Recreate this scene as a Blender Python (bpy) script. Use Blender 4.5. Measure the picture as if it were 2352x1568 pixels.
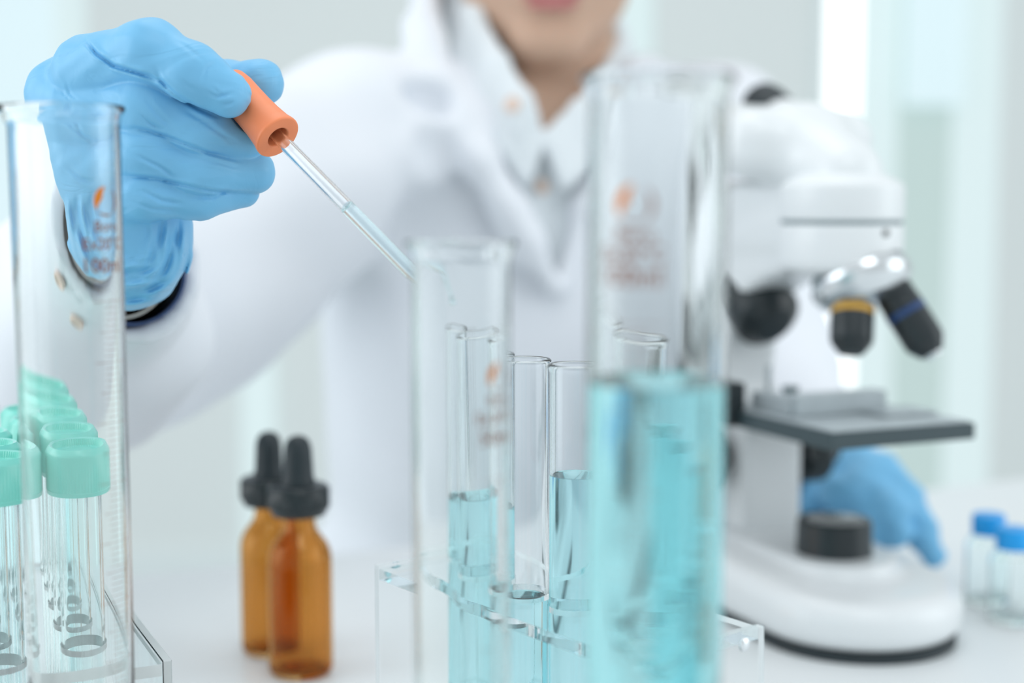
import bpy, bmesh, math, random
import numpy as np
from mathutils import Vector, Matrix

for o in list(bpy.data.objects):
    bpy.data.objects.remove(o)
SC = bpy.context.scene
COL = SC.collection
random.seed(7)
RNG = np.random.default_rng(7)

# ------------------------------------------------------------------ camera
F = 3267.0                      # focal length in pixels of the 2352 px frame (50 mm)
CX, CY = 1176.0, 784.0
H = 0.228                       # eye height above the bench top (z = 0)
PITCH = math.radians(5.49)
cam_d = bpy.data.cameras.new('camera')
cam_d.sensor_width = 36.0
cam_d.lens = F / 2352 * 36.0
cam_d.clip_start = 0.01
cam_d.dof.use_dof = True
cam_d.dof.focus_distance = 0.478
cam_d.dof.aperture_fstop = 4.7
cam = bpy.data.objects.new('camera', cam_d)
cam.location = (0, 0, H)
cam.rotation_euler = (math.radians(90) - PITCH, 0, 0)
COL.objects.link(cam)
SC.camera = cam

# ------------------------------------------------------------------ world
w = bpy.data.worlds.new('world')
SC.world = w
w.use_nodes = True
nt = w.node_tree
for n in list(nt.nodes):
    nt.nodes.remove(n)
wo = nt.nodes.new('ShaderNodeOutputWorld')
wb = nt.nodes.new('ShaderNodeBackground')
tc = nt.nodes.new('ShaderNodeTexCoord')
sp = nt.nodes.new('ShaderNodeSeparateXYZ')
cr = nt.nodes.new('ShaderNodeValToRGB')
mp = nt.nodes.new('ShaderNodeMapRange')
nt.links.new(tc.outputs['Generated'], sp.inputs[0])
nt.links.new(sp.outputs['Z'], mp.inputs['Value'])
mp.inputs['From Min'].default_value = -1
mp.inputs['From Max'].default_value = 1
nt.links.new(mp.outputs[0], cr.inputs[0])
cr.color_ramp.elements[0].position = 0.40
cr.color_ramp.elements[0].color = (0.74, 0.80, 0.82, 1)
cr.color_ramp.elements[1].position = 0.72
cr.color_ramp.elements[1].color = (0.90, 0.965, 1.0, 1)
nt.links.new(cr.outputs[0], wb.inputs[0])
wb.inputs[1].default_value = 0.82
nt.links.new(wb.outputs[0], wo.inputs[0])

# ------------------------------------------------------------------ lamps
def area(name, loc, target, sx, sy, power, color):
    d = bpy.data.lights.new(name, 'AREA')
    d.shape = 'RECTANGLE'; d.size = sx; d.size_y = sy
    d.energy = power; d.color = color
    o = bpy.data.objects.new(name, d)
    o.location = loc
    o.rotation_euler = (Vector(target) - Vector(loc)).to_track_quat('-Z', 'Y').to_euler()
    COL.objects.link(o)
    return o
area('ceiling_light', (-0.2, 0.9, 1.9), (0, 0.9, 0), 1.6, 1.0, 7.0, (1.0, 0.99, 0.98))
area('ceiling_light', (0.3, -0.5, 1.7), (0.05, 0.8, 0.1), 0.8, 0.5, 4.5, (0.95, 0.99, 1.0))
area('window_light', (-1.7, 0.35, 0.55), (0, 0.6, 0.15), 1.3, 1.5, 13.0, (0.92, 0.97, 1.0))
area('window_light', (1.9, 0.35, 0.55), (0, 0.6, 0.1), 1.2, 1.5, 9.0, (0.92, 0.98, 1.0))

vs = SC.view_settings
vs.view_transform = 'Standard'
vs.look = 'None'
vs.exposure = 0.0
vs.gamma = 1.0
vs.use_curve_mapping = False
cy = SC.cycles
cy.max_bounces = 28
cy.transmission_bounces = 26
cy.transparent_max_bounces = 16
cy.diffuse_bounces = 3
cy.glossy_bounces = 6
cy.caustics_refractive = True
cy.caustics_reflective = False
cy.blur_glossy = 0.5
cy.sample_clamp_indirect = 6.0
cy.use_denoising = True

# ------------------------------------------------------------------ projection helpers
FW = Vector((0, math.cos(PITCH), -math.sin(PITCH)))
UP = Vector((0, math.sin(PITCH), math.cos(PITCH)))
RT = Vector((1, 0, 0))
CAM = Vector((0, 0, H))
def cp(px, py, d):
    """point seen at picture position (px, py) at distance d along the view axis"""
    return CAM + FW * d + RT * ((px - CX) / F * d) - UP * ((py - CY) / F * d)
def zat(py, Y):
    a = PITCH + math.atan((py - CY) / F)
    return H - math.tan(a) * Y
def xat(px, Y):
    return (px - CX) / F * Y * 1.005

# ------------------------------------------------------------------ materials
def mat(name, color=(0.8, 0.8, 0.8), rough=0.5, metal=0.0, spec=0.5, trans=0.0, ior=1.45, emis=None, estr=0.0,
        sss=0.0, coat=0.0, sheen=0.0, noise=None, bump=None):
    m = bpy.data.materials.new(name)
    m.use_nodes = True
    n = m.node_tree
    b = n.nodes['Principled BSDF']
    b.inputs['Base Color'].default_value = (*color, 1)
    b.inputs['Roughness'].default_value = rough
    b.inputs['Metallic'].default_value = metal
    b.inputs['Specular IOR Level'].default_value = spec
    b.inputs['Transmission Weight'].default_value = trans
    b.inputs['IOR'].default_value = ior
    b.inputs['Coat Weight'].default_value = coat
    b.inputs['Sheen Weight'].default_value = sheen
    if sss:
        b.inputs['Subsurface Weight'].default_value = sss
        b.inputs['Subsurface Scale'].default_value = 0.006
        b.inputs['Subsurface Radius'].default_value = (1.0, 0.45, 0.3)
    if emis:
        b.inputs['Emission Color'].default_value = (*emis, 1)
        b.inputs['Emission Strength'].default_value = estr
    if noise or bump:
        t = n.nodes.new('ShaderNodeTexCoord')
    if noise:
        sc_, amt = noise
        nz = n.nodes.new('ShaderNodeTexNoise'); nz.inputs['Scale'].default_value = sc_
        nz.inputs['Detail'].default_value = 4
        n.links.new(t.outputs['Object'], nz.inputs['Vector'])
        mx = n.nodes.new('ShaderNodeMix'); mx.data_type = 'RGBA'
        mx.inputs[6].default_value = (*color, 1)
        mx.inputs[7].default_value = (*[max(0, c * (1 - amt)) for c in color], 1)
        n.links.new(nz.outputs['Fac'], mx.inputs[0])
        n.links.new(mx.outputs[2], b.inputs['Base Color'])
    if bump:
        sc_, st, dist = bump
        nz = n.nodes.new('ShaderNodeTexNoise'); nz.inputs['Scale'].default_value = sc_
        nz.inputs['Detail'].default_value = 5
        n.links.new(t.outputs['Object'], nz.inputs['Vector'])
        bp = n.nodes.new('ShaderNodeBump'); bp.inputs['Strength'].default_value = st
        bp.inputs['Distance'].default_value = dist
        n.links.new(nz.outputs['Fac'], bp.inputs['Height'])
        n.links.new(bp.outputs[0], b.inputs['Normal'])
    return m

def glass(name, color=(1, 1, 1), ior=1.47, rough=0.0, haze=0.0, tr_share=0.5):
    m = bpy.data.materials.new(name)
    m.use_nodes = True
    n = m.node_tree
    for x in list(n.nodes):
        n.nodes.remove(x)
    o = n.nodes.new('ShaderNodeOutputMaterial')
    g = n.nodes.new('ShaderNodeBsdfGlass')
    g.inputs['Color'].default_value = (*color, 1)
    g.inputs['IOR'].default_value = ior
    g.inputs['Roughness'].default_value = rough
    if haze:
        tr = n.nodes.new('ShaderNodeBsdfTranslucent'); tr.inputs['Color'].default_value = (0.80, 0.95, 0.97, 1)
        df = n.nodes.new('ShaderNodeBsdfDiffuse'); df.inputs['Color'].default_value = (0.80, 0.95, 0.97, 1) if tr_share else (0.95, 0.99, 0.99, 1)
        a = n.nodes.new('ShaderNodeMixShader'); a.inputs[0].default_value = 1 - tr_share
        n.links.new(tr.outputs[0], a.inputs[1]); n.links.new(df.outputs[0], a.inputs[2])
        b = n.nodes.new('ShaderNodeMixShader'); b.inputs[0].default_value = haze
        n.links.new(g.outputs[0], b.inputs[1]); n.links.new(a.outputs[0], b.inputs[2])
        n.links.new(b.outputs[0], o.inputs[0])
    else:
        n.links.new(g.outputs[0], o.inputs[0])
    return m

M = {}
M['table'] = mat('white_laminate', (0.80, 0.83, 0.84), 0.35, noise=(3, 0.03))
M['wall'] = mat('wall_paint', (0.87, 0.91, 0.90), 0.9, noise=(1.5, 0.03))
M['floor'] = mat('floor_vinyl', (0.66, 0.70, 0.70), 0.5, noise=(2, 0.06))
M['frame'] = mat('white_frame', (0.86, 0.92, 0.92), 0.5, emis=None)
M['coat'] = mat('white_cotton', (0.81, 0.84, 0.89), 0.95, sheen=0.1, bump=(900, 0.15, 0.0005))
M['shirt'] = mat('shirt_cotton', (0.79, 0.84, 0.87), 0.9)
M['navy'] = mat('navy_knit', (0.07, 0.12, 0.28), 0.9, noise=(300, 0.3))
M['greycuff'] = mat('grey_cuff', (0.55, 0.55, 0.55), 0.9)
M['skin'] = mat('skin', (0.62, 0.41, 0.30), 0.55, sss=0.25, noise=(25, 0.08))
M['lips'] = mat('lips', (0.52, 0.20, 0.19), 0.4)
M['hair'] = mat('dark_hair', (0.018, 0.013, 0.012), 0.5, noise=(200, 0.5))
M['eye'] = mat('eye_white', (0.8, 0.8, 0.8), 0.2)
M['iris'] = mat('dark_iris', (0.03, 0.015, 0.01), 0.2)
M['button'] = mat('beige_button', (0.80, 0.62, 0.52), 0.35)
def wrinkle(m, sc1, d1, sc2, d2):
    n = m.node_tree; b = n.nodes['Principled BSDF']
    t = n.nodes.new('ShaderNodeTexCoord')
    prev = None
    for sc_, dist, stretch in ((sc1, d1, (1.0, 0.6, 2.2)), (sc2, d2, (1.6, 1.0, 1.0))):
        mpn = n.nodes.new('ShaderNodeMapping'); mpn.inputs['Scale'].default_value = stretch
        mpn.inputs['Rotation'].default_value = (0.3, -0.75, 0.2)
        n.links.new(t.outputs['Object'], mpn.inputs['Vector'])
        z = n.nodes.new('ShaderNodeTexNoise'); z.inputs['Scale'].default_value = sc_
        z.inputs['Detail'].default_value = 3; z.inputs['Distortion'].default_value = 0.6
        n.links.new(mpn.outputs[0], z.inputs['Vector'])
        s_ = n.nodes.new('ShaderNodeMath'); s_.operation = 'SUBTRACT'; s_.inputs[1].default_value = 0.5
        n.links.new(z.outputs['Fac'], s_.inputs[0])
        a_ = n.nodes.new('ShaderNodeMath'); a_.operation = 'ABSOLUTE'
        n.links.new(s_.outputs[0], a_.inputs[0])
        q = n.nodes.new('ShaderNodeMapRange'); q.inputs['From Min'].default_value = 0.0; q.inputs['From Max'].default_value = 0.06
        q.interpolation_type = 'SMOOTHSTEP'
        n.links.new(a_.outputs[0], q.inputs['Value'])
        bp = n.nodes.new('ShaderNodeBump'); bp.inputs['Strength'].default_value = 1.0
        bp.inputs['Distance'].default_value = dist
        n.links.new(q.outputs[0], bp.inputs['Height'])
        if prev: n.links.new(prev.outputs[0], bp.inputs['Normal'])
        prev = bp
    n.links.new(prev.outputs[0], b.inputs['Normal'])
M['nitrile'] = mat('blue_nitrile', (0.20, 0.53, 0.82), 0.38, spec=0.4)
wrinkle(M['nitrile'], 30, 0.00012, 75, 0.00002)
M['rubber'] = mat('orange_rubber', (0.97, 0.29, 0.125), 0.36, spec=0.45, bump=(500, 0.06, 0.0003))
M['blackrub'] = mat('black_rubber', (0.020, 0.030, 0.036), 0.45)
M['blackplas'] = mat('black_plastic', (0.018, 0.026, 0.030), 0.3)
M['scope'] = mat('white_enamel', (0.81, 0.84, 0.855), 0.28, coat=0.2)
M['seam'] = mat('grey_seam', (0.22, 0.28, 0.30), 0.5)
M['stage'] = mat('stage_black', (0.045, 0.07, 0.08), 0.4)
M['chrome'] = mat('chrome', (0.75, 0.78, 0.80), 0.2, metal=1.0)
M['steel'] = mat('brushed_steel', (0.50, 0.56, 0.59), 0.4, metal=0.3, noise=(120, 0.2))
M['gold'] = mat('gold_band', (0.75, 0.42, 0.06), 0.4)
M['bluband'] = mat('blue_band', (0.02, 0.06, 0.18), 0.4)
M['glass'] = glass('clear_glass', (0.99, 0.998, 0.995), 1.40)
M['thinglass'] = glass('thin_clear_glass', (0.99, 0.998, 0.995), 1.28)
M['tubeglass'] = glass('tube_glass', (0.99, 0.998, 1.0), 1.38)
M['acrylic'] = glass('clear_acrylic', (0.99, 1.0, 1.0), 1.12, 0.0, 0.0)
M['whitened_edge'] = glass('whitened_acrylic_edge', (0.99, 1.0, 1.0), 1.12, 0.10, 0.75, 0.0)  # white diffuse mixed in as painted brightness, since the clear edge renders dark
M['acrylic_edge'] = glass('brightened_acrylic_edge', (0.99, 1.0, 1.0), 1.15, 0.10, 0.14)  # pale haze stands in for light gathering at the cut edges
M['pp'] = glass('clear_plastic', (0.98, 1.0, 1.0), 1.35, 0.03)
M['amber'] = glass('amber_glass', (0.89, 0.70, 0.45), 1.42)
M['liquid'] = glass('blue_liquid', (0.78, 0.96, 0.977), 1.33)
M['liquid_dark'] = glass('cyan_liquid', (0.71, 0.955, 0.975), 1.33)
M['pale_liquid'] = glass('pale_liquid', (0.925, 0.982, 0.99), 1.33)
M['oil'] = glass('bottle_liquid', (0.80, 0.70, 0.60), 1.40)
M['cap'] = mat('mint_plastic', (0.24, 0.74, 0.64), 0.25, trans=0.0, sss=0.0, coat=0.2)
M['bluecap'] = mat('blue_plastic', (0.01, 0.36, 0.86), 0.35)
M['print'] = mat('brown_print', (0.26, 0.10, 0.06), 0.6)
M['printo'] = mat('orange_print', (0.68, 0.20, 0.005), 0.6)
M['pane'] = mat('bright_pane', (0.85, 0.9, 0.9), 0.6, emis=(1.0, 1.0, 1.0), estr=1.1)
M['pane_cyan'] = mat('cyan_pane', (0.5, 0.6, 0.62), 0.6, emis=(0.78, 0.92, 0.97), estr=0.50)
M['pane_green'] = mat('green_pane', (0.40, 0.48, 0.46), 0.8, emis=(0.60, 0.74, 0.72), estr=0.42)
M['pane_pale'] = mat('pale_pane', (0.5, 0.56, 0.56), 0.8, emis=(0.74, 0.88, 0.89), estr=0.50)

# ------------------------------------------------------------------ object helpers
def tag(o, label=None, cat=None, group=None, kind=None):
    if label: o['label'] = label
    if cat: o['category'] = cat
    if group: o['group'] = group
    if kind: o['kind'] = kind
    return o

def empty(name, loc=(0, 0, 0), label=None, cat=None, group=None):
    o = bpy.data.objects.new(name, None)
    o.location = loc
    o.empty_display_size = 0.01
    COL.objects.link(o)
    return tag(o, label, cat, group)

def link(name, me, m, parent=None, smooth=True, world=False):
    """link a mesh; if world is set the vertices are in world coordinates"""
    me.materials.clear()
    me.materials.append(m)
    if smooth:
        me.polygons.foreach_set('use_smooth', [True] * len(me.polygons))
    o = bpy.data.objects.new(name, me)
    COL.objects.link(o)
    if parent:
        o.parent = parent
        if world:
            mw = parent_world(parent)
            o.matrix_parent_inverse = mw.inverted()
    return o

def parent_world(p):
    m = p.matrix_basis.copy()
    while p.parent:
        m = p.parent.matrix_basis @ p.matrix_parent_inverse @ m
        p = p.parent
    return m

def bm_obj(name, bm, m, parent=None, smooth=True, world=False, sharp=35):
    bmesh.ops.recalc_face_normals(bm, faces=bm.faces)
    if smooth and sharp:
        for e in bm.edges:
            if len(e.link_faces) == 2:
                if e.calc_face_angle(0) > math.radians(sharp):
                    e.smooth = False
    me = bpy.data.meshes.new(name)
    bm.to_mesh(me)
    bm.free()
    return link(name, me, m, parent, smooth, world)

def brighten_edges(o, axis, m='acrylic_edge'):  # gives the edge faces a material with brightness painted in
    o.data.materials.append(M[m])
    for p in o.data.polygons:
        if abs(p.normal[axis]) < 0.5:
            p.material_index = 1
    return o

def lathe(prof, seg=64, bm=None, mtx=None, closed=False, rib=None):
    """prof: (r, z) list; r=0 ends make poles. closed: last joins first"""
    bm = bm or bmesh.new()
    rings = []
    for r, z in prof:
        if r < 1e-7:
            v = bm.verts.new((0, 0, z)); rings.append([v])
        else:
            ring = []
            for k in range(seg):
                a = 2 * math.pi * k / seg
                rr = r
                if rib and rib[0] <= z <= rib[1]:
                    rr = r + (rib[2] if (k % 2) else 0)
                ring.append(bm.verts.new((rr * math.cos(a), rr * math.sin(a), z)))
            rings.append(ring)
    pairs = list(zip(rings[:-1], rings[1:]))
    if closed:
        pairs.append((rings[-1], rings[0]))
    for A, B in pairs:
        if len(A) == 1 and len(B) == 1:
            continue
        for k in range(seg):
            k2 = (k + 1) % seg
            if len(A) == 1:
                bm.faces.new((A[0], B[k2], B[k]))
            elif len(B) == 1:
                bm.faces.new((A[k], A[k2], B[0]))
            else:
                bm.faces.new((A[k], A[k2], B[k2], B[k]))
    if mtx is not None:
        vs_ = [v for ring in rings for v in ring]
        bmesh.ops.transform(bm, matrix=mtx, verts=vs_)
    return bm

def box(bm, c, s, mtx=None, bevel=0.0):
    r = bmesh.ops.create_cube(bm, size=1.0)
    vs_ = r['verts']
    for v in vs_:
        v.co = Vector((v.co.x * s[0] + c[0], v.co.y * s[1] + c[1], v.co.z * s[2] + c[2]))
    if bevel > 0:
        es = list({e for v in vs_ for e in v.link_edges})
        rb = bmesh.ops.bevel(bm, geom=es, offset=bevel, segments=3, affect='EDGES', profile=0.5)
        vs_ = list({v for f in rb['faces'] for v in f.verts} | {v for v in vs_ if v.is_valid})
    if mtx is not None:
        bmesh.ops.transform(bm, matrix=mtx, verts=vs_)
    return bm

def prism(bm, pts, z0, z1):
    a = [bm.verts.new((x, y, z0)) for x, y in pts]
    b = [bm.verts.new((x, y, z1)) for x, y in pts]
    n = len(pts)
    bm.faces.new(a[::-1]); bm.faces.new(b)
    for i in range(n):
        j = (i + 1) % n
        bm.faces.new((a[i], a[j], b[j], b[i]))
    return bm

def axis_mtx(p0, p1):
    """matrix placing local z axis from p0 towards p1"""
    d = (Vector(p1) - Vector(p0)).normalized()
    return Matrix.Translation(Vector(p0)) @ d.to_track_quat('Z', 'Y').to_matrix().to_4x4()

def fillet(pts, n=4, r=0.001):
    """round the corners of an (r,z) polyline"""
    out = [pts[0]]
    for i in range(1, len(pts) - 1):
        p0, p1, p2 = (np.array(q, float) for q in (pts[i - 1], pts[i], pts[i + 1]))
        a, b = p0 - p1, p2 - p1
        la, lb = np.linalg.norm(a), np.linalg.norm(b)
        if la < 1e-9 or lb < 1e-9:
            continue
        q = min(r, la * 0.45, lb * 0.45)
        s, e = p1 + a / la * q, p1 + b / lb * q
        for k in range(n + 1):
            t = k / n
            out.append(tuple((1 - t) ** 2 * s + 2 * t * (1 - t) * p1 + t * t * e))
    out.append(pts[-1])
    return out

# ------------------------------------------------------------------ implicit surfaces
def A3(p):
    return np.array(tuple(p), dtype=np.float32)

def rc(P, a, b, ra, rb):
    a, b = A3(a), A3(b)
    ab = b - a
    pa = P - a
    h = np.clip((pa @ ab) / max(float(ab @ ab), 1e-12), 0, 1)
    q = pa - h[:, None] * ab
    return np.sqrt((q * q).sum(1)) - (ra + (rb - ra) * h)

def chain(P, pts, k=0.004):
    """pts: list of (point, radius)"""
    d = None
    for (a, ra), (b, rb) in zip(pts[:-1], pts[1:]):
        e = rc(P, a, b, ra, rb)
        d = e if d is None else smin(d, e, k)
    return d

def smin(a, b, k):
    h = np.clip(0.5 + 0.5 * (b - a) / k, 0, 1)
    return b + (a - b) * h - k * h * (1 - h)

def smax(a, b, k):
    return -smin(-a, -b, k)

def ell(P, c, r, R=None):
    q = P - A3(c)
    if R is not None:
        q = q @ R
    r = np.array(r, dtype=np.float32)
    k0 = np.sqrt(((q / r) ** 2).sum(1)) + 1e-9
    k1 = np.sqrt(((q / (r * r)) ** 2).sum(1)) + 1e-9
    return k0 * (k0 - 1) / k1

def rbox(P, c, s, r=0.004, R=None):
    q = P - A3(c)
    if R is not None:
        q = q @ R
    q = np.abs(q) - (np.array(s, dtype=np.float32) - r)
    return np.sqrt((np.maximum(q, 0) ** 2).sum(1)) + np.minimum(q.max(1), 0) - r

def polyline_dist(P, pts):
    d = None
    for a, b in zip(pts[:-1], pts[1:]):
        e = rc(P, a, b, 0, 0)
        d = e if d is None else np.minimum(d, e)
    return d

def sdf_mesh(name, fn, lo, hi, h):
    lo = np.array(lo, dtype=np.float64); hi = np.array(hi, dtype=np.float64)
    B = 4
    nb = np.ceil((hi - lo) / (h * B)).astype(int)
    nx, ny, nz = (nb * B)
    gi = np.stack(np.meshgrid(*[np.arange(k) for k in nb], indexing='ij'), -1).reshape(-1, 3)
    cen = (lo + (gi * B + (B - 1) / 2) * h).astype(np.float32)
    dc = np.concatenate([fn(cen[i:i + 200000]) for i in range(0, len(cen), 200000)])
    D = np.where(dc < 0, -1.0, 1.0).astype(np.float32).reshape(*nb)
    D = D.repeat(B, 0).repeat(B, 1).repeat(B, 2)
    act = gi[np.abs(dc) < h * 5.2]
    off = np.stack(np.meshgrid(*[np.arange(B)] * 3, indexing='ij'), -1).reshape(-1, 3)
    CH = 6000
    for i in range(0, len(act), CH):
        g = (act[i:i + CH, None, :] * B + off[None]).reshape(-1, 3)
        v = fn((lo + g * h).astype(np.float32))
        D[g[:, 0], g[:, 1], g[:, 2]] = v
    S = D < 0
    c = np.zeros((nx - 1, ny - 1, nz - 1), np.uint8)
    for dx in (0, 1):
        for dy in (0, 1):
            for dz in (0, 1):
                c += S[dx:nx - 1 + dx, dy:ny - 1 + dy, dz:nz - 1 + dz]
    ci = np.argwhere((c > 0) & (c < 8))
    corners = np.array([(dx, dy, dz) for dx in (0, 1) for dy in (0, 1) for dz in (0, 1)])
    vals = np.stack([D[ci[:, 0] + k[0], ci[:, 1] + k[1], ci[:, 2] + k[2]] for k in corners], 1)
    acc = np.zeros((len(ci), 3)); cnt = np.zeros(len(ci))
    for i in range(8):
        for j in range(i + 1, 8):
            if np.abs(corners[i] - corners[j]).sum() != 1:
                continue
            m_ = (vals[:, i] < 0) != (vals[:, j] < 0)
            t = vals[m_, i] / (vals[m_, i] - vals[m_, j])
            acc[m_] += corners[i] + t[:, None] * (corners[j] - corners[i])
            cnt[m_] += 1
    V = lo + (ci + acc / cnt[:, None]) * h
    idx = np.full(c.shape, -1, np.int64)
    idx[ci[:, 0], ci[:, 1], ci[:, 2]] = np.arange(len(ci))
    faces = []
    for ax in range(3):
        b, c2 = [(1, 2), (2, 0), (0, 1)][ax]
        sl0 = [slice(None)] * 3; sl1 = [slice(None)] * 3
        sl0[ax] = slice(0, -1); sl1[ax] = slice(1, None)
        s0, s1 = S[tuple(sl0)], S[tuple(sl1)]
        g = np.argwhere(s0 != s1)
        flip = s0[g[:, 0], g[:, 1], g[:, 2]]
        ok = (g[:, b] > 0) & (g[:, c2] > 0) & (g[:, b] < S.shape[b] - 1) & (g[:, c2] < S.shape[c2] - 1)
        g, flip = g[ok], flip[ok]
        eb = np.zeros(3, int); eb[b] = 1
        ec = np.zeros(3, int); ec[c2] = 1
        q = [idx[tuple((g - o_).T)] for o_ in (0 * eb, eb, eb + ec, ec)]
        q = np.stack(q, 1)
        q[~flip] = q[~flip][:, ::-1]
        q = q[:, ::-1]
        faces.append(q[(q >= 0).all(1)])
    Fq = np.concatenate(faces)
    # orientation: outward = towards positive distance
    a, b_, c_ = V[Fq[:, 0]], V[Fq[:, 1]], V[Fq[:, 2]]
    me = bpy.data.meshes.new(name)
    me.vertices.add(len(V)); me.vertices.foreach_set('co', V.astype(np.float32).ravel())
    me.loops.add(len(Fq) * 4); me.loops.foreach_set('vertex_index', Fq.astype(np.int32).ravel())
    me.polygons.add(len(Fq))
    me.polygons.foreach_set('loop_start', np.arange(0, len(Fq) * 4, 4, dtype=np.int32))
    me.polygons.foreach_set('loop_total', np.full(len(Fq), 4, dtype=np.int32))
    me.update(calc_edges=True)
    # check the sign of the enclosed volume and flip if it is inside out
    n = np.cross(b_ - a, c_ - a)
    if (n * (a - V.mean(0))).sum() < 0:
        me.flip_normals()
    return me

# ================================================================== SETTING
def struct(name, bm, m):
    return tag(bm_obj(name, bm, m, smooth=False), kind='structure')

FZ = -0.76
struct('floor', box(bmesh.new(), (0, 1.5, FZ - 0.02), (9.0, 7.5, 0.04)), M['floor'])
WY = 3.6
def wx(px): return (px - CX) / F * WY
def wall_seg(name, x0, x1, z0, z1, m, y=WY, t=0.1):
    return struct(name, box(bmesh.new(), ((x0 + x1) / 2, y + t / 2, (z0 + z1) / 2), (x1 - x0, t, z1 - z0)), m)
ZT = 2.0
# back wall in one mesh with openings for the windows
bm = bmesh.new()
segs = [(-4.5, -2.6), (wx(215), wx(1405)), (wx(1500), wx(1885)), (2.2, 4.5)]
for a, b in segs:
    box(bm, ((a + b) / 2, WY + 0.05, (ZT + FZ) / 2), (b - a, 0.1, ZT - FZ))
struct('wall_back', bm, M['wall'])
for nm, a, b, m in [('window_1', -2.6, wx(130), 'pane_cyan'), ('window_2', wx(130), wx(215), 'pane_pale'),
                    ('window_3', wx(1405), wx(1500), 'pane_pale'), ('window_4', wx(1885), wx(1972), 'pane'),
                    ('window_5', wx(1972), wx(2065), 'pane_pale'), ('window_6', wx(2065), wx(2190), 'pane_green'),
                    ('window_7', wx(2190), wx(2300), 'pane_pale'), ('window_8', wx(2300), 2.2, 'wall')]:
    f = bmesh.new()
    box(f, ((a + b) / 2, WY + 0.06, (ZT + FZ) / 2), (b - a, 0.02, ZT - FZ))
    o = struct(nm, f, M[m])
# blind drawn down over the upper half of the green pane
bl = bmesh.new()
a, b = wx(2060), wx(2195)
zb = zat(230, WY)
for k in range(46):
    z = zb + 0.03 * k
    box(bl, ((a + b) / 2, WY - 0.02, z), (b - a, 0.012, 0.027))
tag(bm_obj('window_blind', bl, M['pane_cyan'], smooth=False),
    'pale blue slatted blind over the upper grey-green pane right of the microscope', 'blind')
struct('baseboard_back', box(bmesh.new(), ((wx(215) + wx(1405)) / 2, WY - 0.008, FZ + 0.05),
                             (wx(1405) - wx(215), 0.016, 0.1)), M['frame'])
struct('trim_1', box(bmesh.new(), (wx(1885) - 0.012, WY - 0.01, (ZT + FZ) / 2), (0.024, 0.03, ZT - FZ)), M['frame'])
struct('window_9', box(bmesh.new(), (wx(590), WY - 0.01, (zat(560, WY) + FZ) / 2), (wx(640) - wx(565), 0.02, zat(560, WY) - FZ)), M['pane_pale'])

# ------------------------------------------------------------------ bench
tb = empty('lab_bench', (0, 0.4, FZ), 'white laminate laboratory bench carrying the glassware and the microscope', 'bench')
bm = bmesh.new()
m_ = 0.4743
def by(x): return 0.862 + (x + 0.236) * m_
pts = [(-1.0, -0.35), (1.3, -0.35), (1.3, by(1.3)), (-1.0, by(-1.0))]
prism(bm, pts, -0.028, 0.0)
bmesh.ops.bevel(bm, geom=[e for e in bm.edges if abs(e.verts[0].co.z - e.verts[1].co.z) < 1e-6],
                offset=0.003, segments=3, affect='EDGES')
bm_obj('worktop', bm, M['table'], tb, world=True)
for x, y in ((-0.93, -0.28), (1.23, -0.28), (1.23, 1.45), (-0.93, 0.40)):
    b2 = bmesh.new()
    box(b2, (x, y, (FZ - 0.028) / 2), (0.05, 0.05, -0.028 - FZ), bevel=0.003)
    bm_obj('leg', b2, M['frame'], tb, world=True)

#==SECTION person
# ================================================================== PERSON
person_meshes = {}
HD = 1.05                                        # distance of the mouth
mouth = cp(1268, -6, HD)
# head frame: x right, y back, z up, tipped forward a little and turned slightly
Rh = (Matrix.Rotation(math.radians(4), 3, 'Z') @ Matrix.Rotation(math.radians(12), 3, 'X'))
Rn = np.array(Rh, dtype=np.float32)              # local -> world
HC = mouth - Rh @ Vector((0, -0.090, -0.078))    # head centre
def hw(x, y, z): return HC + Rh @ Vector((x, y, z)) * 0.001
def toh(P): return ((P - A3(HC)) @ Rn) * 1000.0  # world -> head local mm
shR = cp(800, 335, 1.06)
shL = cp(1640, 345, 1.20)
neck_b = cp(1285, 330, 1.17)
wristR = cp(292, 600, 0.545)
foreR = cp(285, 612, 0.60)
elbowR = cp(110, 800, 0.80)
wristL = cp(1905, 1090, 0.93)
elbowL = cp(1715, 850, 1.07)
hipc = Vector((0.04, 1.20, -0.20))
def torso(P, grow=0.0):
    ang = math.radians(22)
    ca, sa = math.cos(ang), math.sin(ang)
    R = np.array([[ca, -sa, 0], [sa, ca, 0], [0, 0, 1]], dtype=np.float32)
    c1 = Vector((0.035, 1.165, 0.10))
    d = ell(P, c1, (0.185 + grow, 0.100 + grow, 0.26), R)
    d = smin(d, ell(P, hipc, (0.245 + grow, 0.11 + grow, 0.25), R), 0.08)
    d = smin(d, rc(P, shR, shL, 0.052 + grow, 0.052 + grow), 0.05)
    d = smin(d, rc(P, neck_b, neck_b + Vector((0, 0.0, -0.06)), 0.060 + grow, 0.09 + grow), 0.05)
    return d
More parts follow.
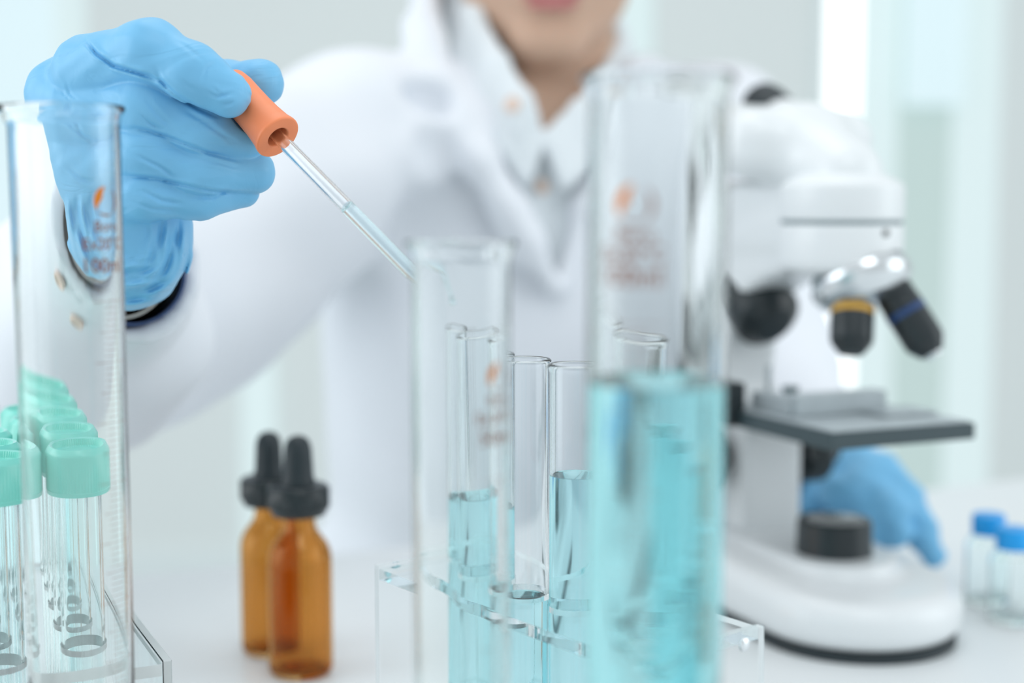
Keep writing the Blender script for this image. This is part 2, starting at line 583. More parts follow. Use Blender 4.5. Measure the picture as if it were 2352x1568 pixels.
def head(P):
    q = toh(P)
    d = ell(q, (0, 20, 38), (74, 92, 88))
    d = smin(d, ell(q, (2, -22, -52), (68, 62, 68)), 20)
    d = smin(d, rc(q, (-40, -28, -82), (-12, -72, -110), 21, 15), 16)
    d = smin(d, rc(q, (40, -28, -82), (12, -72, -110), 21, 15), 16)
    d = smin(d, rc(q, (-9, -76, -111), (9, -76, -111), 16, 16), 14)
    d = smin(d, rc(q, (0, -80, 5), (0, -100, -38), 6, 9), 14)          # nose
    d = smin(d, rc(q, (-10, -94, -42), (10, -94, -42), 7, 7), 6)
    d = smin(d, ell(q, (0, -76, -76), (27, 17, 18)), 10)                # lips mound
    for s in (-1, 1):
        d = smax(d, -ell(q, (s * 31, -92, 6), (18, 14, 11)), 8)         # eye sockets
        d = smin(d, ell(q, (s * 31, -71, 5), (17, 15, 13)), 4)
        d = smax(d, -ell(q, (s * 31, -89, 4), (12, 8, 4.6)), 1.5)
        d = smin(d, rc(q, (s * 16, -79, 24), (s * 42, -71, 25), 6, 5), 16)
        d = smin(d, ell(q, (s * 44, -50, -28), (18, 18, 24)), 22)       # cheeks
        d = smin(d, ell(q, (s * 76, 12, -8), (7, 17, 30)), 5)           # ears
    d = smax(d, -ell(q, (0, -100, -79), (24, 8, 1.2)), 2)               # line between the lips
    return d * 0.001
def body_fn(P):
    d = head(P)
    d = smin(d, rc(P, hw(0, 28, -60), neck_b, 0.052, 0.056), 0.022)
    d = smin(d, torso(P, -0.012), 0.02)
    d = smin(d, chain(P, [(shR, .045), (elbowR, .040), (foreR, .0185), (wristR, .0165)], .01), .02)
    d = smin(d, chain(P, [(shL, .045), (elbowL, .038), (wristL, .024)], .01), .02)
    return d
me = sdf_mesh('person', body_fn, (-0.36, 0.48, -0.44), (0.36, 1.36, 0.60), 0.0030)
person = link('person', me, M['skin'])
tag(person, 'person in white lab coat and blue gloves holding the orange dropper', 'person')
tag(person, group=None)
# lips, eyes, hair
def lips_fn(P):
    q = toh(P)
    up = smin(ell(q, (-9, -91, -74.5), (15, 6.5, 4.2)), ell(q, (9, -91, -74.5), (15, 6.5, 4.2)), 4)
    lo_ = ell(q, (0, -90.5, -82.5), (20, 7.5, 5.2))
    return np.minimum(up, lo_) * 0.001
me = sdf_mesh('lips', lips_fn, A3(mouth) - 0.045, A3(mouth) + 0.045, 0.0012)
link('lips', me, M['lips'], person)
for s in (-1, 1):
    b2 = bmesh.new()
    bmesh.ops.create_uvsphere(b2, u_segments=24, v_segments=16, radius=0.0118)
    bmesh.ops.translate(b2, vec=hw(s * 31, -72.0, 5), verts=b2.verts)
    e = bm_obj('eye', b2, M['eye'], person, sharp=0)
    b2 = bmesh.new()
    bmesh.ops.create_uvsphere(b2, u_segments=20, v_segments=12, radius=0.0060)
    bmesh.ops.translate(b2, vec=hw(s * 31, -78.6, 4.5), verts=b2.verts)
    bm_obj('iris', b2, M['iris'], e, sharp=0)
def hair_fn(P):
    q = toh(P)
    d = ell(q, (0, 26, 44), (83, 98, 94))
    cut = ell(q, (0, -95, -25), (62, 75, 98))
    d = smax(d, -cut, 12)
    d = smin(d, ell(q, (0, 75, -55), (62, 40, 75)), 20)
    d = smin(d, rc(q, (62, 48, -30), (40, 34, -150), 14, 12), 14)
    d = smin(d, rc(q, (-66, 40, -10), (-52, 50, -130), 16, 10), 14)
    d = smin(d, rc(q, (38, 18, -100), (33, 22, -150), 11, 9), 8)
    d = d + 0.8 * np.sin(q[:, 0] * 0.9 + np.sin(q[:, 2] * 0.05) * 3)
    return d * 0.001
me = sdf_mesh('hair', hair_fn, A3(HC) - np.array((0.12, 0.13, 0.19)), A3(HC) + np.array((0.12, 0.15, 0.16)), 0.003)
link('hair', me, M['hair'], person)

# ---- shirt with a stand collar
cR = [cp(1247, 305, 1.045), cp(1205, 225, 1.040), cp(1150, 138, 1.055), cp(1095, 35, 1.085), cp(1075, -60, 1.14), cp(1120, -110, 1.22)]
cL = [cp(1254, 308, 1.045), cp(1330, 245, 1.055), cp(1385, 180, 1.09), cp(1420, 100, 1.15), cp(1400, 20, 1.21), cp(1290, -60, 1.25), cp(1120, -110, 1.22)]
def band(P, pts, hgt, th, drop):
    """a standing strip of cloth: a capsule swept along pts and stretched downwards"""
    d = None
    for a, b in zip(pts[:-1], pts[1:]):
        for k in range(5):
            o_ = Vector(drop) * (hgt * k / 4)
            e = rc(P, a + o_, b + o_, th, th)
            d = e if d is None else smin(d, e, 0.010)
    return d
def shirt_fn(P):
    d = torso(P, 0.001)
    zc = P[:, 2]
    d = np.maximum(d, P[:, 2] - float(neck_b.z) - 0.035)
    d = np.maximum(d, -0.10 - P[:, 2])
    d = np.maximum(d, np.abs(P[:, 0] - 0.03) - 0.10)
    vp = cp(1248, 305, 1.05)
    zz = P[:, 2] - float(vp.z); xx = P[:, 0] - float(vp.x)
    vee = np.maximum(np.maximum(-xx - zz * 0.80, xx - zz * 1.25) * 0.75, P[:, 1] - 1.20)
    d = smax(d, -vee, 0.004)
    c = band(P, cR, 0.040, 0.0045, (-0.35, -0.15, -0.92))
    c = np.minimum(c, band(P, cL, 0.040, 0.0045, (0.35, -0.15, -0.92)))
    d = smin(d, c, 0.006)
    nk = rc(P, hw(0, 30, -40), neck_b + Vector((0, 0, -0.02)), 0.054, 0.050)
    d = smax(d, -nk, 0.004)
    # placket edge
    pl = polyline_dist(P, [cp(1252, 275, 1.05), cp(1262, 420, 1.06), cp(1290, 640, 1.07)])
    d = d + 0.003 * np.exp(-(pl / 0.005) ** 2)
    # shadow line on the collar
    pl = polyline_dist(P, [cp(1130, 225, 1.03), cp(1160, 300, 1.03), cp(1195, 370, 1.035), cp(1215, 330, 1.035), cp(1240, 290, 1.04)])
    d = d + 0.004 * np.exp(-(pl / 0.006) ** 2)
    return d
me = sdf_mesh('shirt', shirt_fn, (-0.10, 0.98, -0.12), (0.16, 1.36, 0.46), 0.0030)
link('shirt', me, M['shirt'], person)
def disc(name, p, r, t, m, parent, nrm=None):
    n_ = Vector(nrm) if nrm else (CAM - Vector(p)).normalized()
    b2 = lathe(fillet([(0, 0), (r, 0), (r, t), (r * 0.7, t), (r * 0.6, t * 0.6), (0, t * 0.6)], 3, r * 0.15), 24,
               mtx=axis_mtx(p, Vector(p) + n_))
    return bm_obj(name, b2, m, parent, world=True)

# ---- lab coat
fa = (elbowR - foreR).normalized()
cuffp = cp(288, 614, 0.575)
def coat_fn(P):
    d = torso(P, 0.010)
    # V opening over the chest
    z = P[:, 2]
    zt, zb_ = float(cp(0, 60, 1.05).z), float(cp(0, 650, 1.05).z)
    t = np.clip((z - zb_) / (zt - zb_), 0, 1.6)
    xc = 0.034 + 0.0 * t
    half = 0.004 + 0.062 * t
    vcut = np.maximum(np.abs(P[:, 0] - xc) - half, zb_ - z) * 0.9
    vcut = np.maximum(vcut, P[:, 1] - 1.17)
    d = smax(d, -vcut, 0.004)
    vp = cp(1248, 300, 1.05)
    zz = P[:, 2] - float(vp.z); xx = P[:, 0] - float(vp.x)
    vee = np.maximum(np.maximum(-xx - zz * 0.80, xx - zz * 1.25) * 0.75, P[:, 1] - 1.20)
    d = smax(d, -vee, 0.004)
    nk = rc(P, hw(0, 30, -40), neck_b + Vector((0, 0, -0.01)), 0.062, 0.062)
    d = smax(d, -nk, 0.006)
    # lapels
    lR = [cp(965, 60, 1.07), cp(1010, 190, 1.04), cp(1110, 370, 1.02), cp(1215, 560, 1.03), cp(1275, 660, 1.04)]
    d = smin(d, chain(P, [(p, r) for p, r in zip(lR, (.016, .014, .013, .010, .006))], 0.01), 0.008)
    cc = [cp(985, 50, 1.09), cp(975, -10, 1.11), cp(1000, -70, 1.16), cp(1080, -120, 1.24)]
    d = smin(d, band(P, cc, 0.035, 0.008, (-0.2, 0, -0.97)), 0.015)
    lL = [cp(1430, 190, 1.12), cp(1395, 330, 1.08), cp(1345, 480, 1.06), cp(1290, 650, 1.05)]
    d = smin(d, chain(P, [(p, r) for p, r in zip(lL, (.014, .013, .010, .006))], 0.01), 0.008)
    # sleeves
    s1 = chain(P, [(shR, .066), (cp(600, 480, .98), .070), (cp(330, 700, .86), .066), (elbowR, .060)], 0.03)
    s1 = smin(s1, chain(P, [(elbowR, .062), (cp(190, 720, .68), .047), (cp(255, 650, .61), .034)], 0.02), 0.03)
    tube = rc(P, cuffp - fa * 0.02, cp(245, 652, .62), .0295, .036)
    s1 = smin(s1, tube, 0.012)
    # hanging fold under the forearm
    s1 = smin(s1, rc(P, cp(400, 800, .70), cp(250, 880, .74), .018, .030), 0.035)
    s2 = chain(P, [(shL, .066), (cp(1690, 560, 1.15), .066), (elbowL, .060), (wristL, .036)], 0.03)
    d = smin(d, s1, 0.03)
    d = smin(d, s2, 0.03)
    # folds
    if True:
        def crease(pts, a, wd):
            q = polyline_dist(P, pts)
            return 1.6 * a * (np.exp(-(q / wd) ** 2) - 0.35 * np.exp(-((q - 1.9 * wd) / wd) ** 2))
        d = d + crease([cp(580, 600, .97), cp(560, 700, .95), cp(545, 800, .93)], 0.012, 0.020)
        d = d + crease([cp(450, 640, .87), cp(560, 690, .89), cp(640, 720, .95)], 0.008, 0.012)
        d = d + crease([cp(850, 225, 1.03), cp(930, 232, 1.02), cp(1000, 240, 1.02)], 0.008, 0.010)
        d = d + crease([cp(1000, 340, 1.0), cp(1080, 460, 1.0), cp(1165, 590, 1.01)], 0.009, 0.010)
        d = d + crease([cp(860, 380, 1.03), cp(960, 560, 1.02), cp(1010, 800, 1.02)], 0.004, 0.018)
        d = d + 0.6 * crease([cp(150, 860, .66), cp(240, 850, .66), cp(330, 800, .68)], 0.007, 0.010)
        d = d + crease([cp(60, 560, .70), cp(70, 700, .69), cp(50, 900, .70)], 0.008, 0.014)
        d = d + crease([cp(780, 700, 1.03), cp(830, 900, 1.03), cp(820, 1150, 1.03)], 0.004, 0.02)
        d = d + 0.0034 * np.sin(P[:, 0] * 55 + 3 * np.sin(P[:, 2] * 13)) * np.sin(P[:, 2] * 31 + P[:, 1] * 22)
    # sleeve opening
    inner = rc(P, cuffp - fa * 0.05, cuffp + fa * 0.055, .0240, .0240)
    d = np.maximum(d, -inner)
    pl = (P - A3(cuffp)) @ A3(fa)
    near = rc(P, cuffp - fa * 0.06, cuffp, .06, .06)
    d = np.where(near < 0.01, np.maximum(d, -pl), d)
    # open left cuff of the other sleeve
    d = np.maximum(d, -rc(P, wristL, wristL + (wristL - elbowL).normalized() * 0.08, .030, .034))
    return d
me = sdf_mesh('lab_coat', coat_fn, (-0.40, 0.54, -0.45), (0.36, 1.36, 0.44), 0.0036)
link('lab_coat', me, M['coat'], person)
from mathutils.bvhtree import BVHTree
def on_surface(me, px, py):
    t = BVHTree.FromPolygons([v.co for v in me.vertices], [tuple(p.vertices) for p in me.polygons])
    dr_ = (cp(px, py, 1.0) - CAM).normalized()
    hit, nrm, _, _ = t.ray_cast(CAM, dr_)
    return hit - dr_ * 0.0006, nrm
coat_me, shirt_me = bpy.data.objects['lab_coat'].data, bpy.data.objects['shirt'].data
for nm, me_, x_, y_, r_ in (('button', shirt_me, 1178, 240, .0062), ('button', shirt_me, 1243, 428, .0058),
                            ('sleeve_button', coat_me, 134, 722, .0038), ('sleeve_button', coat_me, 186, 806, .0042)):
    p_, n_ = on_surface(me_, x_, y_)
    disc(nm, p_, r_, 0.002, M['button'], person, n_)

# ---- inner cuff of the raised arm
def tube_obj(name, p0, p1, r0, r1, t, m, parent, seg=64, wav=0.0):
    L = (Vector(p1) - Vector(p0)).length
    prof = [(r0 + (r1 - r0) * k / 8, L * k / 8) for k in range(9)] + \
           [(r1 - t + (r0 - r1) * k / 8, L * (1 - k / 8)) for k in range(9)]
    b2 = lathe(prof, seg, closed=True)
    for v in b2.verts:
        a = math.atan2(v.co.y, v.co.x)
        s = 1 + wav * math.sin(a * 5) + wav * 0.6 * math.sin(a * 9 + 1)
        v.co.x *= s; v.co.y *= s
    bmesh.ops.transform(b2, matrix=axis_mtx(p0, p1), verts=b2.verts)
    return bm_obj(name, b2, m, parent, world=True)
tube_obj('grey_cuff', cp(276, 622, 0.562), cp(262, 640, 0.63), .0190, .0200, .001, M['greycuff'], person)
tube_obj('navy_cuff', cp(303, 625, 0.566), cp(277, 643, 0.63), .0212, .0218, .001, M['navy'], person)

#==SECTION hand
# ---- the glove that holds the dropper
BD0, BD1 = 0.483, 0.4715
bulb_top, bulb_end = cp(531, 199, BD0), cp(638, 315, BD1)
def G(px, py, d): return cp(px, py, d)
def rpx(r, d): return r / F * d
def fing(P, pts, k):
    return chain(P, [(G(x, y, d), rpx(r, d)) for x, y, r, d in pts], k)
IDX = [(207, 168, 88, .484), (345, 118, 67, .466), (440, 165, 60, .4625), (522, 216, 54, .4655)]
MID = [(190, 245, 88, .488), (335, 240, 64, .4725), (452, 295, 54, .4755), (556, 325, 48, .4855)]
RNGF = [(190, 335, 84, .491), (335, 345, 64, .4775), (462, 388, 55, .4815), (583, 394, 50, .491)]
PNK = [(205, 425, 78, .494), (335, 440, 60, .4830), (455, 450, 48, .4870), (556, 438, 39, .495)]
THB = [(285, 300, 80, .525), (420, 235, 66, .523), (520, 205, 58, .511), (597, 190, 55, .4985)]
wr = [(245, 470, 102, .500), (302, 548, 124, .508), (292, 582, 114, .522), (272, 602, 88, .562)]
fdir = (G(278, 630, .60) - G(300, 590, .51)).normalized()
creases = [
    # (points, depth of valley mm, width mm)
    ([(192, 88, .462), (222, 125, .459), (262, 152, .457), (310, 166, .455), (360, 180, 0)], 0.9, 0.8),
    ([(330, 172, .455), (372, 188, .455), (405, 218, .456), (455, 250, .459), (512, 274, .462)], 0.35, 0.8),
    ([(292, 290, .458), (340, 300, .457), (400, 320, .459), (480, 352, .463), (560, 372, .470)], 0.45, 0.7),
    ([(292, 404, .460), (360, 410, .460), (400, 420, .462), (480, 438, .466), (570, 446, .474)], 0.45, 0.7),
    ([(150, 180, .466), (160, 215, .464), (188, 240, .462)], 0.20, 0.6),
    ([(130, 195, .468), (160, 230, .464), (190, 245, .462)], 0.20, 0.5),
    ([(355, 150, .452), (370, 185, .452), (392, 210, .453)], 0.35, 0.8),
    ([(480, 195, .448), (500, 212, .4475), (520, 220, .447)], 0.4, 0.6),
    ([(470, 210, .449), (500, 222, .448), (545, 212, .449)], 0.45, 0.7),
    ([(500, 245, .4485), (530, 238, .449), (545, 225, .450)], 0.45, 0.7),
    ([(460, 195, .449), (475, 160, .450), (500, 140, .452)], 0.3, 0.8),
    ([(400, 170, .449), (430, 195, .449), (460, 215, .449)], 0.25, 0.9),
    ([(398, 88, .457), (436, 114, .456), (476, 146, .456)], 0.18, 0.8),
    ([(330, 220, .456), (360, 260, .456), (400, 300, .458)], 0.3, 1.0),
    ([(310, 250, .456), (345, 285, .456), (380, 305, .457)], 0.35, 0.8),
    ([(420, 250, .458), (470, 280, .460), (540, 330, .468)], 0.3, 1.0),
    ([(300, 350, .458), (370, 385, .459), (410, 415, .461)], 0.35, 0.8),
    ([(440, 360, .461), (510, 375, .466), (560, 390, .471)], 0.25, 0.9),
    ([(310, 430, .462), (370, 460, .463), (430, 470, .466)], 0.35, 0.9),
    ([(300, 460, .463), (350, 480, .465), (420, 485, .468)], 0.3, 0.8),
    ([(130, 290, .470), (175, 330, .466), (200, 385, .466)], 0.5, 0.9),
    ([(140, 330, .471), (180, 365, .467), (240, 400, .465)], 0.45, 0.9),
    ([(150, 440, .474), (190, 470, .470), (240, 485, .470)], 0.45, 0.9),
    ([(540, 430, .472), (490, 452, .468), (430, 452, .466)], 0.3, 0.9),
    ([(600, 250, .482), (570, 215, .484), (560, 160, .488)], 0.2, 0.8),
]
creases = [([(x, y) for x, y, _ in pts], a * 1.5, wd) for pts, a, wd in creases]
wr_c = [[(172, 640), (152, 585), (175, 545), (240, 560), (300, 560)],
        [(180, 665), (230, 690), (300, 690), (365, 660), (400, 600), (405, 510)],
        [(185, 600), (225, 640), (300, 655), (350, 625), (372, 570), (370, 505)],
        [(205, 575), (250, 612), (300, 618), (330, 590), (345, 540), (345, 500)],
        [(330, 505), (330, 545), (300, 580)], [(430, 500), (438, 560), (415, 630)],
        [(395, 505), (398, 560)], [(300, 530), (330, 520)], [(170, 520), (230, 545), (300, 530)],
        [(160, 610), (200, 660), (260, 710)]]
def glove_fn(P):
    k1 = 0.0035
    dI, dM, dR, dP, dT = (fing(P, q, 0.006) for q in (IDX, MID, RNGF, PNK, THB))
    d = smin(dI, dM, 0.0007)
    d = smin(d, dR, 0.0007)
    d = smin(d, dP, 0.0007)
    palm = rc(P, G(135, 214, .495), G(215, 425, .500), rpx(75, .495), rpx(84, .500))
    palm = smin(palm, rc(P, G(195, 205, .507), G(250, 430, .512), rpx(85, .507), rpx(95, .512)), 0.01)
    palm = smin(palm, rc(P, G(160, 300, .498), G(270, 480, .500), rpx(70, .498), rpx(85, .505)), 0.012)
    d = smin(d, palm, 0.006)
    d = smin(d, dT, 0.004)
    wv = fing(P, wr, 0.012)
    d = smin(d, wv, 0.006)
    # heel of the hand standing proud over the wrist
    # glove stretched in thin creases
    # gathered wrist: rings of folds
    x = P - A3(CAM)
    dep = x @ A3(FW)
    px = CX + F * (P[:, 0]) / dep
    py = CY - F * (x @ A3(UP)) / dep
    fm = np.clip((0.488 - dep) / 0.006, 0, 1)
    PP = np.stack([px, py, np.zeros_like(px)], 1).astype(np.float32)
    for pts, a, wd in creases:
        pts3 = [(x_, y_, 0) for x_, y_ in pts]
        q = polyline_dist(PP, pts3) / 6.9
        e0 = np.hypot(px - pts[0][0], py - pts[0][1]); e1 = np.hypot(px - pts[-1][0], py - pts[-1][1])
        tap = 1 - np.exp(-(np.minimum(e0, e1) / 22) ** 2)
        d = d + tap * fm * a * 0.001 * (np.exp(-(q / (wd * .75)) ** 2) - 0.45 * np.exp(-((q - 1.6 * wd) / wd) ** 2))
    wm = np.clip((py - 500) / 40, 0, 1)
    ang = np.arctan2(py - 560, px - 300)
    rad = np.sqrt((px - 300) ** 2 + ((py - 545) * 0.9) ** 2)
    fold = np.sin(rad * 0.155 + 1.2 * np.sin(ang * 3 + 0.8) + 0.9 * np.sin(px * 0.02))
    fold2 = np.sin(rad * 0.31 + 2.0 * np.sin(ang * 4 + 2.0))
    side = np.clip((rad - 20) / 60, 0, 1)
    d = d - wm * side * np.clip((175 - rad) / 40, 0.25, 1) * (0.0011 * fold + 0.0004 * fold2)
    # soft large irregularities
    d = d + 0.00022 * np.sin(P[:, 0] * 420 + 2 * np.sin(P[:, 2] * 310)) * np.sin(P[:, 2] * 380 + P[:, 1] * 250)
    # cut the open end of the glove
    q = (P - A3(G(285, 625, .560))) @ A3(fdir)
    a2 = np.arctan2(P[:, 2] - float(G(285, 625, .56).z), P[:, 0] - float(G(285, 625, .56).x))
    d = np.maximum(d, q - 0.003 - 0.0035 * np.sin(a2 * 3 + 1) - 0.002 * np.sin(a2 * 7))
    # keep clear of the rubber bulb: the fingers press flat against it
    bt = bulb_top + (bulb_top - bulb_end) * 0.25
    bd = rc(P, bt, bulb_end, 0.0069, 0.0076)
    d = np.maximum(d, -(bd - 0.0001))
    # room for the arm inside
    arm = rc(P, G(292, 600, .535), G(275, 630, .62), 0.0185, 0.0205)
    d = np.maximum(d, -arm)
    return d
me = sdf_mesh('right_glove', glove_fn, A3(G(300, 390, .50)) - np.array((.056, .055, .075)), A3(G(300, 390, .50)) + np.array((.066, .080, .066)), 0.00052)
go = link('right_glove', me, M['nitrile'], person)
go['label'] = 'blue nitrile glove pinching the dropper bulb'

#==SECTION lefthand
# ---- the other glove, behind the microscope
def glove2_fn(P):
    def f(pts): return chain(P, [(cp(x, y, d), r / F * d) for x, y, r, d in pts], 0.006)
    d = f([(1880, 1090, 62, .925), (1960, 1095, 78, .905), (2010, 1110, 72, .895)])
    d = smin(d, f([(2010, 1095, 60, .893), (2075, 1150, 46, .880), (2110, 1215, 38, .876), (2148, 1278, 27, .876)]), .004)
    d = smin(d, f([(1990, 1110, 55, .885), (2045, 1170, 42, .868), (2060, 1225, 34, .865)]), .004)
    d = smin(d, f([(1960, 1130, 52, .880), (2000, 1190, 40, .872), (2010, 1232, 32, .872)]), .004)
    d = smin(d, f([(1925, 1130, 46, .885), (1950, 1188, 36, .888), (1955, 1222, 30, .888)]), .004)
    d = smin(d, f([(1900, 1080, 50, .915), (1870, 1145, 40, .915), (1888, 1182, 34, .91)]), .004)
    d = d + 0.0009 * np.sin(P[:, 0] * 260 + 2 * np.sin(P[:, 2] * 190)) * np.sin(P[:, 2] * 230)
    return np.maximum(d, 0.0008 - P[:, 2])
c = cp(2000, 1150, .895)
me = sdf_mesh('left_glove', glove2_fn, A3(c) - np.array((.075, .06, .07)), A3(c) + np.array((.07, .06, .06)), 0.0016)
go = link('left_glove', me, M['nitrile'], person)
go['label'] = 'blue nitrile glove resting behind the microscope base'

#==SECTION dropper
# ================================================================== DROPPER
dr = empty('dropper', bulb_end, 'glass dropper with an orange rubber bulb held in the blue glove', 'dropper')
L = (bulb_end - bulb_top).length
R = 0.0074
prof = [(0, -0.004), (R * .55, -0.0035), (R * .86, -0.001), (R * .93, 0.003), (R * .92, L * .3), (R * .92, L * .5), (R * .95, L * .7),
        (R * 1.02, L * .88), (R * 1.10, L * .97), (R * 1.10, L), (R * 1.04, L + .0003), (.0040, L + .0003), (.0036, L - .0004), (.0034, L - .006), (.0028, L - .010), (.0028, .005), (0, .004)]
b2 = lathe(fillet(prof, 3, .0005), 72, mtx=axis_mtx(bulb_top, bulb_end))
# finger dent
for v in b2.verts:
    dv = (v.co - G(512, 228, .4745)).length
    v.co += FW * (0.0016 * math.exp(-(dv / 0.007) ** 2))
bm_obj('rubber_bulb', b2, M['rubber'], dr, world=True, sharp=50)
tip = cp(1034, 716, 0.433)
start = bulb_end + (bulb_top - bulb_end) * 0.35 + UP * -0.0
Lt = (tip - start).length
mt = axis_mtx(start, tip)
ro, ri = 0.0024, 0.0017
Lk = Lt - 0.019
outer = [(ro, 0), (ro, Lk), (ro * .97, Lk + .0008), (ro * .5, Lt - .007), (.00085, Lt - .003), (.0008, Lt)]
inner = [(.0004, Lt), (.0004, Lt - .003), (ri * .45, Lt - .008), (ri * .92, Lk - .0005), (ri, Lk - .0015), (ri, 0)]
b2 = lathe(outer + inner, 48, closed=True, mtx=mt)
bm_obj('glass_tube', b2, M['tubeglass'], dr, world=True, sharp=40)
tl = (cp(790, 476, .4545) - start).length
rl = ri + 0.00012
liq = [(0, tl + .0012), (rl * .6, tl + .0008), (rl, tl), (rl, Lk - .0015), (rl * .92, Lk - .0005), (ri * .47, Lt - .008), (.00045, Lt - .003), (.00045, Lt + .0002), (0, Lt + .0003)]
b2 = lathe(liq, 40, mtx=mt)
bm_obj('liquid_column', b2, M['pale_liquid'], dr, world=True, sharp=60)
b2 = bmesh.new()
bmesh.ops.create_uvsphere(b2, u_segments=24, v_segments=16, radius=0.0016)
for v in b2.verts:
    v.co.x *= 1.1
    if v.co.z > 0: v.co.z *= 0.9
bmesh.ops.translate(b2, vec=tip + Vector((0.0002, 0, -0.0010)), verts=b2.verts)
bm_obj('liquid_drop', b2, M['pale_liquid'], dr, world=True, sharp=0)

#==SECTION cylinders
# ================================================================== MEASURING CYLINDERS
def text_mesh(s, size):
    cu = bpy.data.curves.new('t', 'FONT')
    cu.body = s; cu.size = size; cu.align_x = 'CENTER'; cu.align_y = 'CENTER'
    cu.resolution_u = 3
    cu.offset = size * 0.012
    o = bpy.data.objects.new('t', cu)
    COL.objects.link(o)
    dg = bpy.context.evaluated_depsgraph_get()
    me = bpy.data.meshes.new_from_object(o.evaluated_get(dg))
    bpy.data.objects.remove(o); bpy.data.curves.remove(cu)
    return me

def wrap(me, r, ang, z, name, m, parent):
    """bend a flat xy mesh round a vertical cylinder; ang is measured from the side facing the camera"""
    bm = bmesh.new(); bm.from_mesh(me)
    bmesh.ops.triangulate(bm, faces=bm.faces)
    bmesh.ops.subdivide_edges(bm, edges=[e for e in bm.edges if e.calc_length() > 0.0012], cuts=1)
    for v in bm.verts:
        a = ang + v.co.x / r
        zz = z + v.co.y
        v.co = Vector((r * math.sin(a), -r * math.cos(a), zz))
    me2 = bpy.data.meshes.new(name); bm.to_mesh(me2); bm.free()
    bpy.data.meshes.remove(me)
    return link(name, me2, m, parent, smooth=False)

def flat(polys):
    bm = bmesh.new()
    for p in polys:
        bm.faces.new([bm.verts.new((x, y, 0)) for x, y in p])
    me = bpy.data.meshes.new('f'); bm.to_mesh(me); bm.free()
    return me

def rect(x0, x1, y0, y1, n=6):
    return [[(x0 + (x1 - x0) * k / n, y0), (x0 + (x1 - x0) * (k + 1) / n, y0),
             (x0 + (x1 - x0) * (k + 1) / n, y1), (x0 + (x1 - x0) * k / n, y1)] for k in range(n)]

